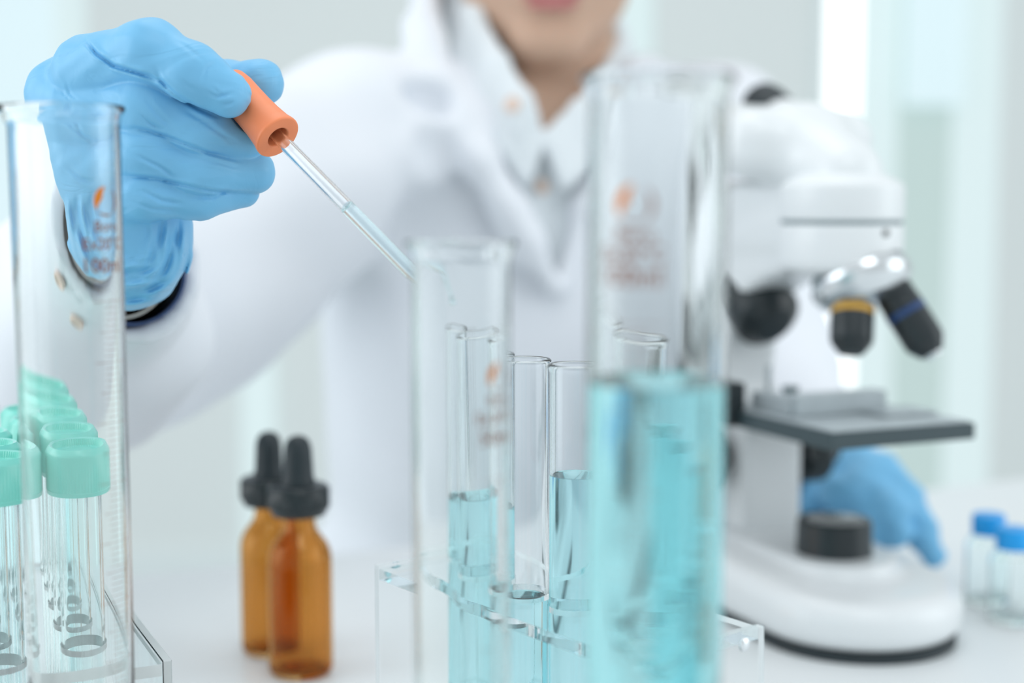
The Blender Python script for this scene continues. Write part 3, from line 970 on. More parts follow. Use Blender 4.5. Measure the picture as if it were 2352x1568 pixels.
def measuring_cylinder(X, Y, R, Hc, label, spout_ang, print_ang, vol, logo_z, t1, t2, t3, ts, level=None, liq=None, base_r=0.028, base_rot=0, t=0.0011, gm='glass'):
    root = empty('measuring_cylinder', (X, Y, 0), label, 'measuring cylinder')
    zb = 0.020
    out = [(0, .0004), (R * 0.9, .0004), (R, .002), (R * .55, .010), (R * .5, .013), (R * .75, .0165), (R, zb + .001)]
    wall_o = [(R, zb + .006), (R, Hc * .5), (R, Hc - .006), (R + .0004, Hc - .003), (R + .0016, Hc - .0008), (R + .0013, Hc), (R + .0004, Hc + .0001)]
    inn = [(R - t, Hc - .003), (R - t, Hc * .5), (R - t, zb + .006), (R - t - .001, zb + .0035), (R * .6, zb + .002), (0, zb + .0015)]
    b2 = lathe(fillet(out[:-1], 3, .001) + [out[-1]] + wall_o + inn, 96)
    for v in b2.verts:                           # pouring spout
        if v.co.z > Hc - .010:
            a = math.atan2(v.co.y, v.co.x) - spout_ang
            a = (a + math.pi) % (2 * math.pi) - math.pi
            k = math.exp(-(a / 0.33) ** 2) * ((v.co.z - (Hc - .010)) / .010) ** 1.5
            s = 1 + 0.30 * k
            v.co.x *= s; v.co.y *= s
    bm_obj('glass_body', b2, M[gm], root, sharp=60)
    # hexagonal glass foot
    b2 = bmesh.new()
    hexp = [(base_r * math.cos(base_rot + i * math.pi / 3), base_r * math.sin(base_rot + i * math.pi / 3)) for i in range(6)]
    top = [(x * .9, y * .9) for x, y in hexp]
    v0 = [b2.verts.new((x, y, 0)) for x, y in hexp]
    v1 = [b2.verts.new((x, y, .004)) for x, y in hexp]
    v2 = [b2.verts.new((x, y, .006)) for x, y in top]
    c0 = [b2.verts.new((R * 1.05 * math.cos(base_rot + i * math.pi / 3), R * 1.05 * math.sin(base_rot + i * math.pi / 3), .0075)) for i in range(6)]
    c1 = [b2.verts.new((R * 1.05 * math.cos(base_rot + i * math.pi / 3), R * 1.05 * math.sin(base_rot + i * math.pi / 3), 0)) for i in range(6)]
    for A, B in ((v0, v1), (v1, v2), (v2, c0), (c0, c1), (c1, v0)):
        for i in range(6):
            j = (i + 1) % 6
            b2.faces.new((A[i], A[j], B[j], B[i]))
    bm_obj('foot', b2, M['glass'], root, smooth=False)
    # printing
    rp = R + 0.00008
    n = 40
    cres = []
    ro_, so = 0.0042 * ts, 0.0022 * ts
    # crescent: outer arc and shifted inner arc (left leaf), thin ring round the rest
    def leaf(a0, a1, sx, w_):
        pts = [(ro_ * math.cos(a0 + (a1 - a0) * k / n), ro_ * math.sin(a0 + (a1 - a0) * k / n)) for k in range(n + 1)]
        qs = []
        for k in range(n + 1):
            u = k / n
            wd = w_ * math.sin(math.pi * u) ** 0.7
            a = a0 + (a1 - a0) * u
            qs.append(((ro_ - wd) * math.cos(a), (ro_ - wd) * math.sin(a)))
        return [[pts[k], pts[k + 1], qs[k + 1], qs[k]] for k in range(n)]
    polys = leaf(math.radians(95), math.radians(215), 0, 0.0026 * ts)
    o1 = wrap(flat(polys), rp, print_ang, logo_z, 'logo_crescent', M['printo'], root)
    polys = leaf(math.radians(-60), math.radians(55), 0, 0.0010 * ts) + leaf(math.radians(225), math.radians(300), 0, 0.0006 * ts)
    wrap(flat(polys), rp, print_ang, logo_z, 'logo_ring', M['print'], root)
    wrap(text_mesh('Boro', 0.0042 * ts), rp, print_ang, t1, 'printed_text', M['print'], root)
    wrap(text_mesh('Ex20°C', 0.0046 * ts), rp, print_ang - .05, t2, 'printed_text', M['print'], root)
    wrap(text_mesh(vol, 0.0058 * ts), rp, print_ang - .08, t3, 'volume_text', M['print'], root)
    polys = []
    ztop = t3 - 0.010
    zbot = zb + 0.008
    N = 100
    for k in range(N + 1):
        z = zbot + (ztop - zbot) * k / N
        ln = 0.011 if k % 10 == 0 else (0.008 if k % 5 == 0 else 0.005)
        polys += rect(-ln / 2, ln / 2, z - .00008, z + .00008, 3)
    wrap(flat(polys), rp, print_ang + 0.05, 0, 'graduation_marks', M['print'], root)
    if level:
        rl = R - t + 0.0002
        pl = [(0, zb + .0016), (R * .6, zb + .0021), (rl - .001, zb + .0036), (rl, zb + .006), (rl, level * .5), (rl, level + .0003), (rl - .0004, level + .0001), (rl - .0015, level), (0, level)]
        b2 = lathe(pl, 96)
        bm_obj('blue_liquid', b2, liq, root, sharp=60)
    return root

Y = 0.408; X = xat(166, Y)
measuring_cylinder(X, Y, 0.01500, zat(243, Y), 'empty glass measuring cylinder in front of the raised blue glove, at the left', math.radians(190),
                   math.radians(60), '100ml', zat(462, .396), zat(521, .396), zat(562, .396), zat(612, .396), 1.0, base_rot=.2)
Y = 0.304; X = xat(1507, Y)
measuring_cylinder(X, Y, 0.01480, zat(172, Y), 'nearest measuring cylinder, two thirds full of cyan liquid, before the microscope', math.radians(60),
                   math.radians(-24), '100ml', zat(470, .291), zat(540, .291), zat(585, .291), zat(636, .291), 1.0,
                   level=zat(880, Y), liq=M['liquid_dark'], base_rot=.5)
Y = 0.340; X = xat(1060, Y)
measuring_cylinder(X, Y, 0.01190, zat(552, Y), 'empty slim measuring cylinder under the dropper tip, in front of the test tubes', math.radians(100),
                   math.radians(50), '50ml', zat(862, .335), zat(915, .335), zat(955, .335), zat(1000, .335), 0.85, base_r=0.024, base_rot=.1, t=0.0006, gm='thinglass')

#==SECTION racks
# ================================================================== TEST TUBE RACK
def holed_plate(bm, L, Wd, holes, z0, z1, r):
    """plate from (0,0) to (L,Wd) with round holes centred at (x, y), one per column"""
    xs = sorted(h_[0] for h_ in holes)
    cuts = [0.0] + [(a + b) / 2 for a, b in zip(xs[:-1], xs[1:])] + [L]
    N = 40
    for (hx, hy), x0, x1 in zip(sorted(holes), cuts[:-1], cuts[1:]):
        ys = [0.0, Wd]
        rim = []
        sq = []
        angs = [2 * math.pi * k / N for k in range(N)]
        corner = [math.atan2(y - hy, x - hx) % (2 * math.pi) for x in (x0, x1) for y in ys]
        for c_ in corner:                         # snap the nearest angle to each corner
            i = min(range(N), key=lambda q: abs((angs[q] - c_ + math.pi) % (2 * math.pi) - math.pi))
            angs[i] = c_
        for a in angs:
            ca, sa = math.cos(a), math.sin(a)
            tx = ((x1 - hx) / ca) if ca > 1e-9 else ((x0 - hx) / ca if ca < -1e-9 else 1e9)
            ty = ((ys[1] - hy) / sa) if sa > 1e-9 else ((ys[0] - hy) / sa if sa < -1e-9 else 1e9)
            t = min(tx, ty)
            sq.append((hx + ca * t, hy + sa * t)); rim.append((hx + ca * r, hy + sa * r))
        S0 = [bm.verts.new((x, y, z0)) for x, y in sq]; S1 = [bm.verts.new((x, y, z1)) for x, y in sq]
        R0 = [bm.verts.new((x, y, z0)) for x, y in rim]; R1 = [bm.verts.new((x, y, z1)) for x, y in rim]
        for i in range(N):
            j = (i + 1) % N
            bm.faces.new((R1[i], R1[j], S1[j], S1[i]))
            bm.faces.new((R0[j], R0[i], S0[i], S0[j]))
            bm.faces.new((R0[i], R0[j], R1[j], R1[i]))
            mx_, my_ = (sq[i][0] + sq[j][0]) / 2, (sq[i][1] + sq[j][1]) / 2
            on_y = abs(my_ - 0) < 1e-6 or abs(my_ - Wd) < 1e-6
            on_end = (abs(mx_ - 0) < 1e-6) or (abs(mx_ - L) < 1e-6)
            if on_y or on_end:
                bm.faces.new((S0[i], S0[j], S1[j], S1[i]))
    bmesh.ops.remove_doubles(bm, verts=bm.verts, dist=1e-6)
    return bm

def frame_mtx(o, ax, ay):
    return Matrix(((ax[0], ay[0], 0, o[0]), (ax[1], ay[1], 0, o[1]), (0, 0, 1, 0), (0, 0, 0, 1)))

rax = Vector((.62, -.785)).normalized(); ray_ = Vector((-rax.y, rax.x))
RO = (-0.0476, 0.5)
RL, RW = 0.131, 0.054
zp = 0.098
rk = empty('test_tube_rack', (*RO, 0), 'clear acrylic rack holding the test tubes with blue liquid', 'rack')
rk.matrix_basis = frame_mtx(RO, rax, ray_)
TT = [(-0.0190, .509), (-0.0083, .4905), (.0039, .4714), (.0208, .4558), (.0350, .4380)]
def to_rk(x, y):
    r_ = Vector((x - RO[0], y - RO[1]))
    return (r_.dot(rax), r_.dot(ray_))
holes = [to_rk(*p) for p in TT] + [(0.1190, 0.027)]
b2 = holed_plate(bmesh.new(), RL, RW, holes, zp - .004, zp, .0093)
brighten_edges(bm_obj('top_plate', b2, M['acrylic'], rk, smooth=False), 2)
b2 = holed_plate(bmesh.new(), RL, RW, holes, .045, .048, .0093)
brighten_edges(bm_obj('middle_plate', b2, M['acrylic'], rk, smooth=False), 2)
b2 = box(bmesh.new(), (RL / 2, RW / 2, .002), (RL, RW, .004), bevel=.0005)
brighten_edges(bm_obj('bottom_plate', b2, M['acrylic'], rk, smooth=False), 2)
for x in (-.0018, RL + .0018):
    b2 = box(bmesh.new(), (x, RW / 2, (zp + .001) / 2), (.003, RW, zp + .001), bevel=.0005)
    brighten_edges(bm_obj('side_panel', b2, M['acrylic'], rk, smooth=False), 0)
for x in (-.0037, RL + .0037):
    for y in (.010, RW - .010):
        b2 = lathe(fillet([(0, 0), (.0022, 0), (.0022, .0008), (0, .0012)], 2, .0003), 20,
                   mtx=axis_mtx((x, y, zp - .003), (x + (1 if x > 0 else -1), y, zp - .003)))
        bm_obj('screw', b2, M['chrome'], rk)

def test_tube(x, y, ztop, level, label, col):
    root = empty('test_tube', (x, y, .0045), label, 'test tube', 'test tubes standing in the acrylic rack')
    R, t = .0087, .0009
    n = 10
    Ht = ztop - .0045
    out = [(R * math.sin(a), R - R * math.cos(a)) for a in [math.pi / 2 * k / n for k in range(n + 1)]]
    Ri = R - t
    inn = [(Ri * math.sin(a), R - Ri * math.cos(a)) for a in [math.pi / 2 * k / n for k in range(n, -1, -1)]]
    rim = [(R, Ht - .003), (R + .0004, Ht - .0014), (R + .0006, Ht - .0005), (R + .0001, Ht), (Ri + .0003, Ht - .0001), (Ri, Ht - .001)]
    b2 = lathe(out + [(R, Ht * .5)] + rim + [(Ri, Ht * .5)] + inn, 64)
    bm_obj('glass_body', b2, M['tubeglass'], root, sharp=60)
    rl = Ri + .00015
    lv = level - .0045
    pl = [(rl * math.sin(a), R - rl * math.cos(a)) for a in [math.pi / 2 * k / n for k in range(n + 1)]]
    pl += [(rl, lv * .5), (rl, lv + .0002), (rl - .0003, lv + .00005), (rl - .0012, lv), (0, lv)]
    b2 = lathe(pl, 64)
    bm_obj('blue_liquid', b2, col, root, sharp=60)
    return root
ZR = zat(803, .5)
info = [(1182, .501, 'leftmost test tube in the acrylic rack, filled just under halfway with blue liquid'),
        (1174, .4825, 'second test tube from the left in the acrylic rack, filled about halfway'),
        (1385, .4630, 'middle test tube of the acrylic rack with the lowest blue liquid level'),
        (1102, .4475, 'test tube with the highest clearly seen blue level, left of the near cyan cylinder'),
        (1060, .4300, 'test tube mostly hidden behind the near cyan measuring cylinder')]
for (x, y), (py, yy, lb) in zip(TT, info):
    test_tube(x, y, ZR, zat(py, yy), lb, M['liquid'])

# ================================================================== CENTRIFUGE TUBE RACK
d1 = Vector((-.9, -.436)).normalized(); d2 = Vector((-.436, .9)).normalized()
R2O = Vector((-.1134, .4485))
zp2 = 0.080
rk2 = empty('centrifuge_tube_rack', (*R2O, 0), 'clear acrylic rack holding the tubes with mint green caps', 'rack')
C2L, C2W = .150, .115
# local x = along d2, local y = along d1 (right handed with the axes swapped)
rk2.matrix_basis = frame_mtx(R2O, d2, Vector((-d2.y, d2.x)))
pit = .0275
def loc2(i, j):  # row i (away), column j (to the left)
    return (.026 + pit * i, .020 + pit * j)
def hole_grid(z0, z1):
    bm = bmesh.new()
    ny = 4
    Wj = C2W / ny
    for j in range(ny):
        sub = bmesh.new()
        y0 = 0 if j == 0 else .020 + pit * (j - .5)
        y1 = C2W if j == ny - 1 else .020 + pit * (j + .5)
        holed_plate(sub, C2L, y1 - y0, [(loc2(i, j)[0], loc2(i, j)[1] - y0) for i in range(5)], z0, z1, .0090)
        # drop the inner seam walls
        for f in list(sub.faces):
            c_ = f.calc_center_median()
            if abs(f.normal.z) < .1 and ((abs(c_.y) < 1e-6 and j > 0) or (abs(c_.y - (y1 - y0)) < 1e-6 and j < ny - 1)):
                sub.faces.remove(f)
        bmesh.ops.translate(sub, vec=(0, y0, 0), verts=sub.verts)
        me = bpy.data.meshes.new('tmp'); sub.to_mesh(me); sub.free()
        bm.from_mesh(me); bpy.data.meshes.remove(me)
    bmesh.ops.remove_doubles(bm, verts=bm.verts, dist=1e-5)
    return bm
brighten_edges(bm_obj('top_plate', hole_grid(zp2 - .004, zp2), M['acrylic'], rk2, smooth=False), 2, 'whitened_edge')
bm_obj('bottom_plate', box(bmesh.new(), (C2L / 2, C2W / 2, .002), (C2L, C2W, .004), bevel=.0005), M['acrylic'], rk2, smooth=False)
for y in (-.0018, C2W + .0018):
    brighten_edges(bm_obj('side_panel', box(bmesh.new(), (C2L / 2, y, (zp2 + .001) / 2), (C2L, .003, zp2 + .001), bevel=.0005), M['acrylic'], rk2, smooth=False), 1, 'whitened_edge')

zc = zat(1045, .452)
def centrifuge_tube(i, j, label):
    lx, ly = loc2(i, j)
    p = rk2.matrix_basis @ Vector((lx, ly, 0))
    z0 = .0045
    root = empty('centrifuge_tube', (p.x, p.y, z0), label, 'centrifuge tube', 'mint-capped centrifuge tubes in the left rack')
    Hc = zc - z0
    R = .0085; t = .0010
    zcap = Hc - .0145
    prof = [(0, 0), (.0018, .0003), (.0028, .002), (R, .024), (R, zcap), (R, zcap + .004), (.0088, zcap + .005), (.0088, Hc - .003), (.0075, Hc - .003), (R - t, zcap), (R - t, .024), (.0019, .0028), (0, .0020)]
    bm_obj('tube_body', lathe(prof, 48), M['pp'], root, sharp=45)
    Rc = .0126
    cap = [(R + .0008, zcap), (Rc + .0002, zcap), (Rc + .0003, zcap + .0012), (Rc, zcap + .0014), (Rc, Hc - .0022), (Rc - .0004, Hc - .0012), (Rc - .0015, Hc), (Rc - .0026, Hc - .0003), (Rc - .0034, Hc - .0022), (Rc - .0042, Hc - .0026), (0, Hc - .0022)]
    capi = [(0, Hc - .0028), (R + .0008, Hc - .0028)]
    b2 = lathe(cap + capi + [(R + .0008, zcap)], 144, rib=(zcap + .0013, Hc - .0020, .00028))
    bmesh.ops.remove_doubles(b2, verts=b2.verts, dist=1e-7)
    bm_obj('screw_cap', b2, M['cap'], root, sharp=30)
    return root
lab = {(0, 0): 'front right mint-capped tube of the left rack, the one seen whole behind the glass cylinder',
       (1, 0): 'mint-capped tube directly behind the front right one in the left rack',
       (2, 0): 'third mint-capped tube back along the right side of the left rack',
       (3, 0): 'fourth mint-capped tube back along the right side of the left rack',
       (4, 0): 'farthest mint-capped tube on the right side of the left rack',
       (0, 1): 'mint-capped tube cut by the left frame edge, nearest to the camera',
       (1, 1): 'second mint-capped tube back in the left column, seen between the two front caps',
       (2, 1): 'third mint-capped tube back in the left column beside the frame edge'}
for (i, j), lb in lab.items():
    centrifuge_tube(i, j, lb)

#==SECTION bottles
# ================================================================== AMBER BOTTLES
def bottle(px, Y, s, label):
    root = empty('dropper_bottle', (xat(px, Y), Y, 0), label, 'dropper bottle', 'amber dropper bottles on the bench')
    R = .0156 * s
    hb = .0725 * s
    out = [(0, .0012), (R * .6, .0006), (R * .85, 0), (R, .003), (R, hb * .55), (R, hb * .78), (R * .97, hb * .835), (R * .87, hb * .89), (R * .70, hb * .94), (R * .55, hb * .985), (R * .50, hb * 1.03), (R * .47, hb * 1.22)]
    t = .0014
    inn = [(R * .34, hb * 1.22), (R * .38, hb * 1.03), (R * .46, hb * .975), (R * .62, hb * .925), (R * .79, hb * .875), (R - t - .0005, hb * .82), (R - t, hb * .76), (R - t, hb * .5), (R - t, .005), (R * .75, .0028), (0, .0036)]
    bm_obj('amber_glass', lathe(fillet(out, 3, .0012) + fillet(inn, 3, .0012), 72), M['amber'], root, sharp=70)
    zc0 = hb * 1.085
    Rc = .0146 * s
    cap = [(R * .50, zc0), (Rc * .88, zc0), (Rc, zc0 + .004 * s), (Rc, zc0 + .0135 * s), (Rc * .92, zc0 + .0148 * s), (.0066 * s, zc0 + .0152 * s), (.0060 * s, zc0 + .0155 * s), (R * .50, zc0 + .0150 * s)]
    b2 = lathe(fillet(cap, 2, .0005), 96, closed=True, rib=(zc0 + .004 * s, zc0 + .0134 * s, .0004))
    bm_obj('screw_collar', b2, M['blackplas'], root, sharp=35)
    z1 = zc0 + .0145 * s
    bulb = [(0, z1 - .004), (.0082 * s, z1 - .004), (.0082 * s, z1 + .002), (.0074 * s, z1 + .004), (.0071 * s, z1 + .010 * s), (.0068 * s, z1 + .015 * s), (.0067 * s, z1 + .0172 * s), (.0060 * s, z1 + .0205 * s), (.0045 * s, z1 + .0229 * s), (.0022 * s, z1 + .0241 * s), (0, z1 + .0243 * s)]
    bm_obj('rubber_teat', lathe(bulb, 48), M['blackrub'], root, sharp=60)
    pip = [(.0024, z1 - .003), (.0024, .020), (.0012, .010), (.0006, .010), (.0018, .0202), (.0018, z1 - .003)]
    bm_obj('glass_pipette', lathe(pip, 32, closed=True), M['thinglass'], root, sharp=50)
    return root
bottle(681, .678, 1.0, 'front amber glass dropper bottle with black teat, standing nearest the camera')
bottle(613, .712, .97, 'rear amber dropper bottle half hidden behind the front one')

# ================================================================== VIALS
def vial(px, Y, label, Hv=.052):
    root = empty('vial', (xat(px, Y), Y, 0), label, 'vial', 'small blue-capped vials at the right')
    R = .0125
    prof = [(0, .001), (R - .001, 0), (R, .0015), (R, Hv * .66), (R * .9, Hv * .73), (R * .62, Hv * .78), (R * .6, Hv * .97), (R * .5, Hv * .97), (R * .52, Hv * .77), (R * .82, Hv * .70), (R - .001, Hv * .64), (R - .001, .003), (0, .0025)]
    bm_obj('vial_body', lathe(fillet(prof, 2, .001), 48), M['pp'], root, sharp=60)
    cap = [(R * .66, Hv * .78), (R * .72, Hv * .78), (R * .74, Hv * .80), (R * .74, Hv * .98), (R * .68, Hv), (0, Hv), (0, Hv * .975), (R * .64, Hv * .97), (R * .66, Hv * .78)]
    bm_obj('screw_cap', lathe(cap, 48), M['bluecap'], root, sharp=40)
    return root
vial(2284, .800, 'blue-capped vial farther from the right frame edge')
vial(2343, .765, 'blue-capped vial cut by the right frame edge')

#==SECTION microscope
# ================================================================== MICROSCOPE
th = math.radians(24)
AX = Vector((0.1748, 0.758))
ms = empty('microscope', (AX.x, AX.y, 0), 'white compound microscope with black stage and objectives', 'microscope')
ms.rotation_euler = (0, 0, th)
Rz = Matrix.Rotation(th, 4, 'Z'); MM = Matrix.Translation((AX.x, AX.y, 0)) @ Rz
MI = MM.inverted()
def ml(px, py, d): return MI @ cp(px, py, d)     # picture position -> microscope local
def sobj(name, fn, lo, hi, h, m):
    me = sdf_mesh(name, fn, lo, hi, h)
    return link(name, me, m, ms)
def base_fn(P):
    # stadium outline, front is -y
    q = P.copy()
    x, y, z = q[:, 0], q[:, 1], q[:, 2]
    yy = np.where(y < -.018, y + .018, np.where(y > .13, y - .13, 0))
    rr = np.sqrt(x * x + yy * yy) - .056
    top = .031 + .006 * np.clip((y + .05) / .1, 0, 1)
    dz = np.maximum(z - top, .004 - z)
    r = .012
    a = np.maximum(rr + r, 0); b = np.maximum(dz + r, 0)
    d = np.sqrt(a * a + b * b) + np.minimum(np.maximum(rr + r, dz + r), 0) - r
    # raised deck under the lamp, running back to the arm
    yy = np.where(y < -.006, y + .006, np.where(y > .12, y - .12, 0))
    r2 = np.sqrt((x * 1.0) ** 2 + yy * yy) - .029
    d2_ = np.maximum(r2, np.maximum(z - .0405, .01 - z))
    d = smin(d, d2_, .010)
    # hollow flank
    return d
sobj('base', base_fn, (-.07, -.09, -.004), (.07, .20, .055), .0016, M['scope'])
b2 = bmesh.new()
pts = [(.053 * math.cos(a), -.018 + .053 * math.sin(a)) for a in [math.pi + math.pi * k / 24 for k in range(25)]] + \
      [(.053 * math.cos(a), .13 + .053 * math.sin(a)) for a in [math.pi * k / 24 for k in range(25)]]
prism(b2, pts, 0.0, .0055)
bm_obj('base_pad', b2, M['blackrub'], ms)
def arm_fn(P):
    y, z = P[:, 1], P[:, 2]
    d = rbox(P, (0, .083, .065), (.021, .025, .052), .005)
    # C shaped upper arm
    pr = [(.100, .10), (.102, .13), (.096, .160), (.086, .180), (.0747, .1906), (.0575, .1998), (.042, .205), (.012, .209)]
    e = None
    for a, b in zip(pr[:-1], pr[1:]):
        pa = np.stack([y - a[0], z - a[1]], 1)
        ba = np.array([b[0] - a[0], b[1] - a[1]], dtype=np.float32)
        h = np.clip((pa @ ba) / (ba @ ba), 0, 1)
        q = np.sqrt(((pa - h[:, None] * ba) ** 2).sum(1)) - .017
        e = q if e is None else smin(e, q, .004)
    r = .006
    w_ = np.abs(P[:, 0]) - .019
    a = np.maximum(e + r, 0); b = np.maximum(w_ + r, 0)
    e = np.sqrt(a * a + b * b) + np.minimum(np.maximum(e + r, w_ + r), 0) - r
    e = smin(e, rbox(P, (0, .052, .222), (.019, .046, .020), .008), .008)
    return smin(d, e, .008)
sobj('arm', arm_fn, (-.03, .00, .01), (.03, .135, .250), .0014, M['scope'])
# head: turret housing
R_ = .0325
zl = [zat(y_, .758) for y_ in (628, 515, 505, 430, 402)]
prof = [(0, zl[0]), (R_ * .80, zl[0]), (R_ * .97, zl[0] + .003), (R_, zl[0] + .007), (R_, zl[1])]
bm_obj('turret_housing', lathe(fillet(prof + [(0, zl[1])], 3, .001), 80), M['scope'], ms, sharp=50)
prof = [(0, zl[1]), (R_ * .97, zl[1]), (R_ * .97, zl[2]), (0, zl[2])]
bm_obj('seam_ring', lathe(prof, 80), M['seam'], ms, sharp=50)
prof = [(0, zl[2]), (R_, zl[2]), (R_, zl[3]), (R_ * .97, zl[3] + .002), (R_ * .72, zl[4]), (R_ * .6, zl[4] + .001), (0, zl[4] + .001)]
bm_obj('head_mount', lathe(fillet(prof, 3, .0015), 80), M['scope'], ms, sharp=50)
sp_ = ml(2045, 535, .725)
b2 = lathe([(0, 0), (.0018, 0), (.0018, .002), (0, .002)], 20)
dv = Vector((sp_.x, sp_.y, 0)).normalized()
bmesh.ops.transform(b2, matrix=axis_mtx(Vector((dv.x * (R_ - .001), dv.y * (R_ - .001), sp_.z)), Vector((dv.x * R_ * 2, dv.y * R_ * 2, sp_.z))), verts=b2.verts)
bm_obj('set_screw', b2, M['blackplas'], ms)
z0 = zl[4]
def bino_fn(P):
    d = rc(P, (0, -.002, z0 - .001), (0, .030, z0 + .014), .020, .022)
    d = smin(d, rbox(P, (0, .060, z0 + .020), (.046, .036, .019), .016, np.array(Matrix.Rotation(math.radians(8), 3, 'X'), dtype=np.float32)), .02)
    d = smin(d, rc(P, (-.025, .085, z0 + .022), (-.025, .108, z0 + .032), .018, .0165), .01)
    d = smin(d, rc(P, (.037, .085, z0 + .022), (.037, .108, z0 + .032), .018, .0165), .01)
    return d
sobj('binocular_head', bino_fn, (-.06, -.04, z0 - .035), (.06, .135, z0 + .065), .0016, M['scope'])
for s in (-1, 1):
    p0 = Vector((.006 + s * .031, .104, z0 + .030)); dd = Vector((0, .82, .50)).normalized()
    prof = [(0, 0), (.0135, 0), (.0135, .010), (.0145, .011), (.0150, .018), (.0150, .026), (.0135, .034), (.0125, .036), (.009, .034), (0, .034)]
    bm_obj('eyepiece', lathe(fillet(prof, 3, .0008), 48, mtx=axis_mtx(p0, p0 + dd)), M['blackrub'], ms, sharp=50)
# nosepiece
nc = ml(1990, 648, .752); nax = Vector((0.30, 0.25, -1.0)).normalized()
n0 = ml(1982, 654, .748)
na = (ml(1968, 700, .742) - n0)
na = Vector((na.x, na.y, na.z)).normalized()
na = MI.to_3x3() @ ( -UP * 1.0 + RT * 0.30 - FW * 0.38).normalized()
nR = .0268
prof = [(0, -.006), (nR * .9, -.006), (nR, -.004), (nR, .000), (nR * .92, .004), (nR * .60, .010), (nR * .3, .013), (0, .014)]
bm_obj('nosepiece', lathe(fillet(prof, 3, .0006), 72, mtx=axis_mtx(n0, n0 + na)), M['chrome'], ms, sharp=50)
prof = [(0, -.0095), (nR * .93, -.0095), (nR * .93, -.0062), (0, -.0062)]
bm_obj('nosepiece_collar', lathe(prof, 72, mtx=axis_mtx(n0, n0 + na)), M['seam'], ms, sharp=50)
def objective(p0, p1, R, band, lens=False, name='objective'):
    p0, p1 = ml(*p0), ml(*p1)
    L = (p1 - p0).length
    prof = [(0, -.004), (R * .9, -.004), (R * .95, 0), (R * .97, L * .2), (R, L * .24), (R, L * .78), (R * .95, L * .84), (R * .62, L * .98), (R * .55, L), (0, L)]
    o = bm_obj(name, lathe(fillet(prof, 3, .0004), 56, mtx=axis_mtx(p0, p1)), M['blackplas'], ms, sharp=40)
    pb = [(R * .9, L * .30), (R * 1.012, L * .30), (R * 1.012, L * .39), (R * .9, L * .39)]
    bm_obj('colour_band', lathe(pb, 56, closed=True, mtx=axis_mtx(p0, p1)), M[band], o, sharp=40)
    if lens:
        pb = [(0, L - .002), (R * .42, L - .002), (R * .42, L + .0015), (R * .3, L + .0022), (0, L + .0024)]
        bm_obj('front_lens', lathe(pb, 40, mtx=axis_mtx(p0, p1)), M['chrome'], o, sharp=50)
    return o
objective((1960, 668, .748), (1955, 812, .738), .0112, 'gold')
objective((2050, 668, .745), (2142, 812, .738), .0108, 'bluband', True)
objective((1708, 660, .838), (1780, 748, .812), .0200, 'blackplas')
# link between turret and the rear objective
b2 = lathe(fillet([(0, 0), (.011, 0), (.009, .02), (.0, .022)], 2, .001), 32, mtx=axis_mtx(ml(1800, 606, .81), ml(1728, 644, .835)))
bm_obj('objective_mount', b2, M['seam'], ms)
# stage
zs = zat(996, .690)
SL, SW = .090, .112
b2 = box(bmesh.new(), (0, .0, zs - .0042), (SL, SW, .0084), bevel=.0006)
bm_obj('stage', b2, M['stage'], ms, smooth=False)
b2 = box(bmesh.new(), (0, .0, zs + .0006), (SL - .004, SW - .004, .0010), bevel=.0003)
bm_obj('stage_top', b2, M['steel'], ms, smooth=False)
b2 = bmesh.new()
box(b2, (-.004, -.004, zs + .0068), (.058, .012, .0115), bevel=.001)
box(b2, (-.030, .012, zs + .0060), (.010, .036, .0095), bevel=.001)
bm_obj('slide_holder', b2, M['steel'], ms, smooth=False)
b2 = bmesh.new()
box(b2, (.026, -.018, zs + .0022), (.034, .024, .0014), bevel=.0003)
bm_obj('glass_slide_clip', b2, M['steel'], ms, smooth=False)
b2 = bmesh.new()
box(b2, (-.047, .040, zs + .004), (.012, .030, .024), bevel=.002)
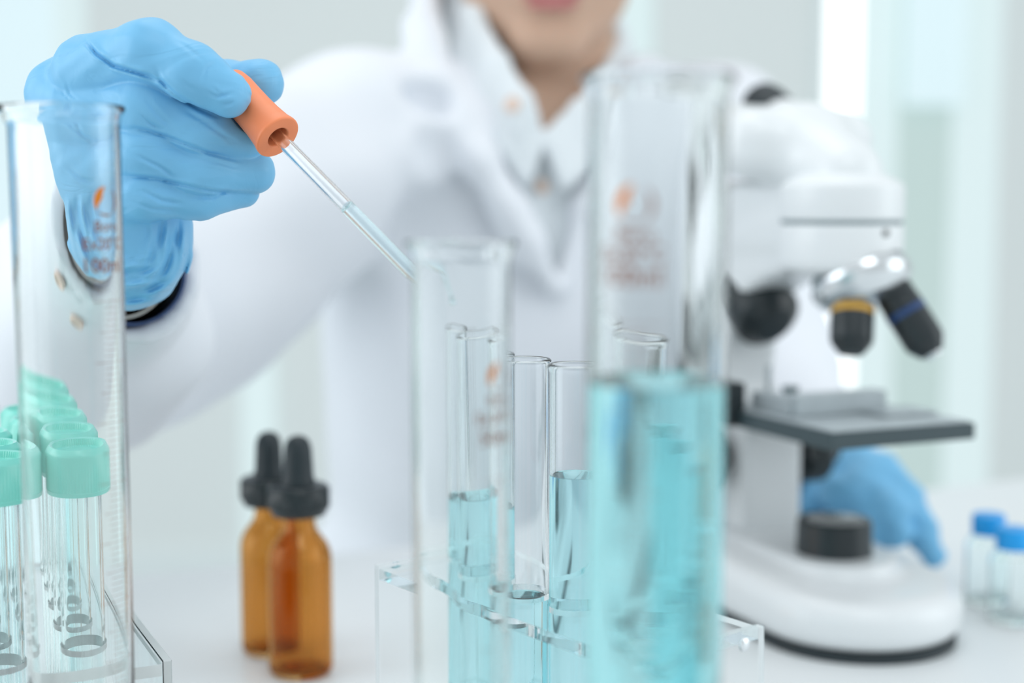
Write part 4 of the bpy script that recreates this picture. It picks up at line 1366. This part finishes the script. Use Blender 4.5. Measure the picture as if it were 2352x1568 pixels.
bm_obj('stage_carriage', b2, M['blackplas'], ms, smooth=False)
p = ml(1815, 905, .775)
b2 = lathe(fillet([(0, 0), (.0016, 0), (.0018, .006), (.0046, .010), (.0048, .0125), (0, .0125)], 2, .0004), 28)
bmesh.ops.translate(b2, vec=(p.x, p.y, zs + .001), verts=b2.verts)
bm_obj('clip_screw', b2, M['seam'], ms)
p = ml(1765, 880, .79)
b2 = lathe([(0, 0), (.0014, 0), (.0014, .022), (0, .022)], 20)
bmesh.ops.translate(b2, vec=(p.x, p.y, zs + .001), verts=b2.verts)
bm_obj('clip_rod', b2, M['steel'], ms)
# knob on the left flank of the arm, one on the other
for s in (-1, 1):
    kz = zat(1062, .80)
    b2 = lathe(fillet([(0, 0), (.008, 0), (.008, .010), (.0190, .011), (.0195, .024), (.0160, .027), (.0095, .027), (.0090, .036), (0, .037)], 3, .0008), 56,
               mtx=axis_mtx((s * .020, .078, kz), (s * .05, .078, kz)))
    bm_obj('focus_knob', b2, M['blackplas'], ms, sharp=40)
# condenser and its carrier below the stage
b2 = lathe(fillet([(0, 0), (.006, 0), (.007, .004), (.007, .018), (.006, .022), (0, .022)], 3, .0008), 48)
bmesh.ops.translate(b2, vec=(0, .012, zs - .027), verts=b2.verts)
bm_obj('condenser', b2, M['blackplas'], ms)
b2 = box(bmesh.new(), (0, .046, zs - .014), (.016, .05, .010), bevel=.001)
bm_obj('stage_bracket', b2, M['blackplas'], ms, smooth=False)
# lamp
prof = [(0, .036), (.0212, .036), (.0212, .040), (.0204, .041), (.0200, .0575), (.0188, .0590), (.0160, .0588), (.0158, .0575), (0, .0578)]
o = bm_obj('illuminator', lathe(fillet(prof, 3, .0005), 72), M['blackplas'], ms, sharp=40)
prof = [(0, .0576), (.0155, .0576), (.0150, .0592), (.010, .0608), (0, .0614)]
bm_obj('lamp_lens', lathe(prof, 56), M['pp'], o, sharp=60)
prof = [(0, .0575), (.0154, .0575), (.0154, .0577), (0, .0577)]
bm_obj('lamp_reflector', lathe(prof, 56), M['greycuff'], o, sharp=40)
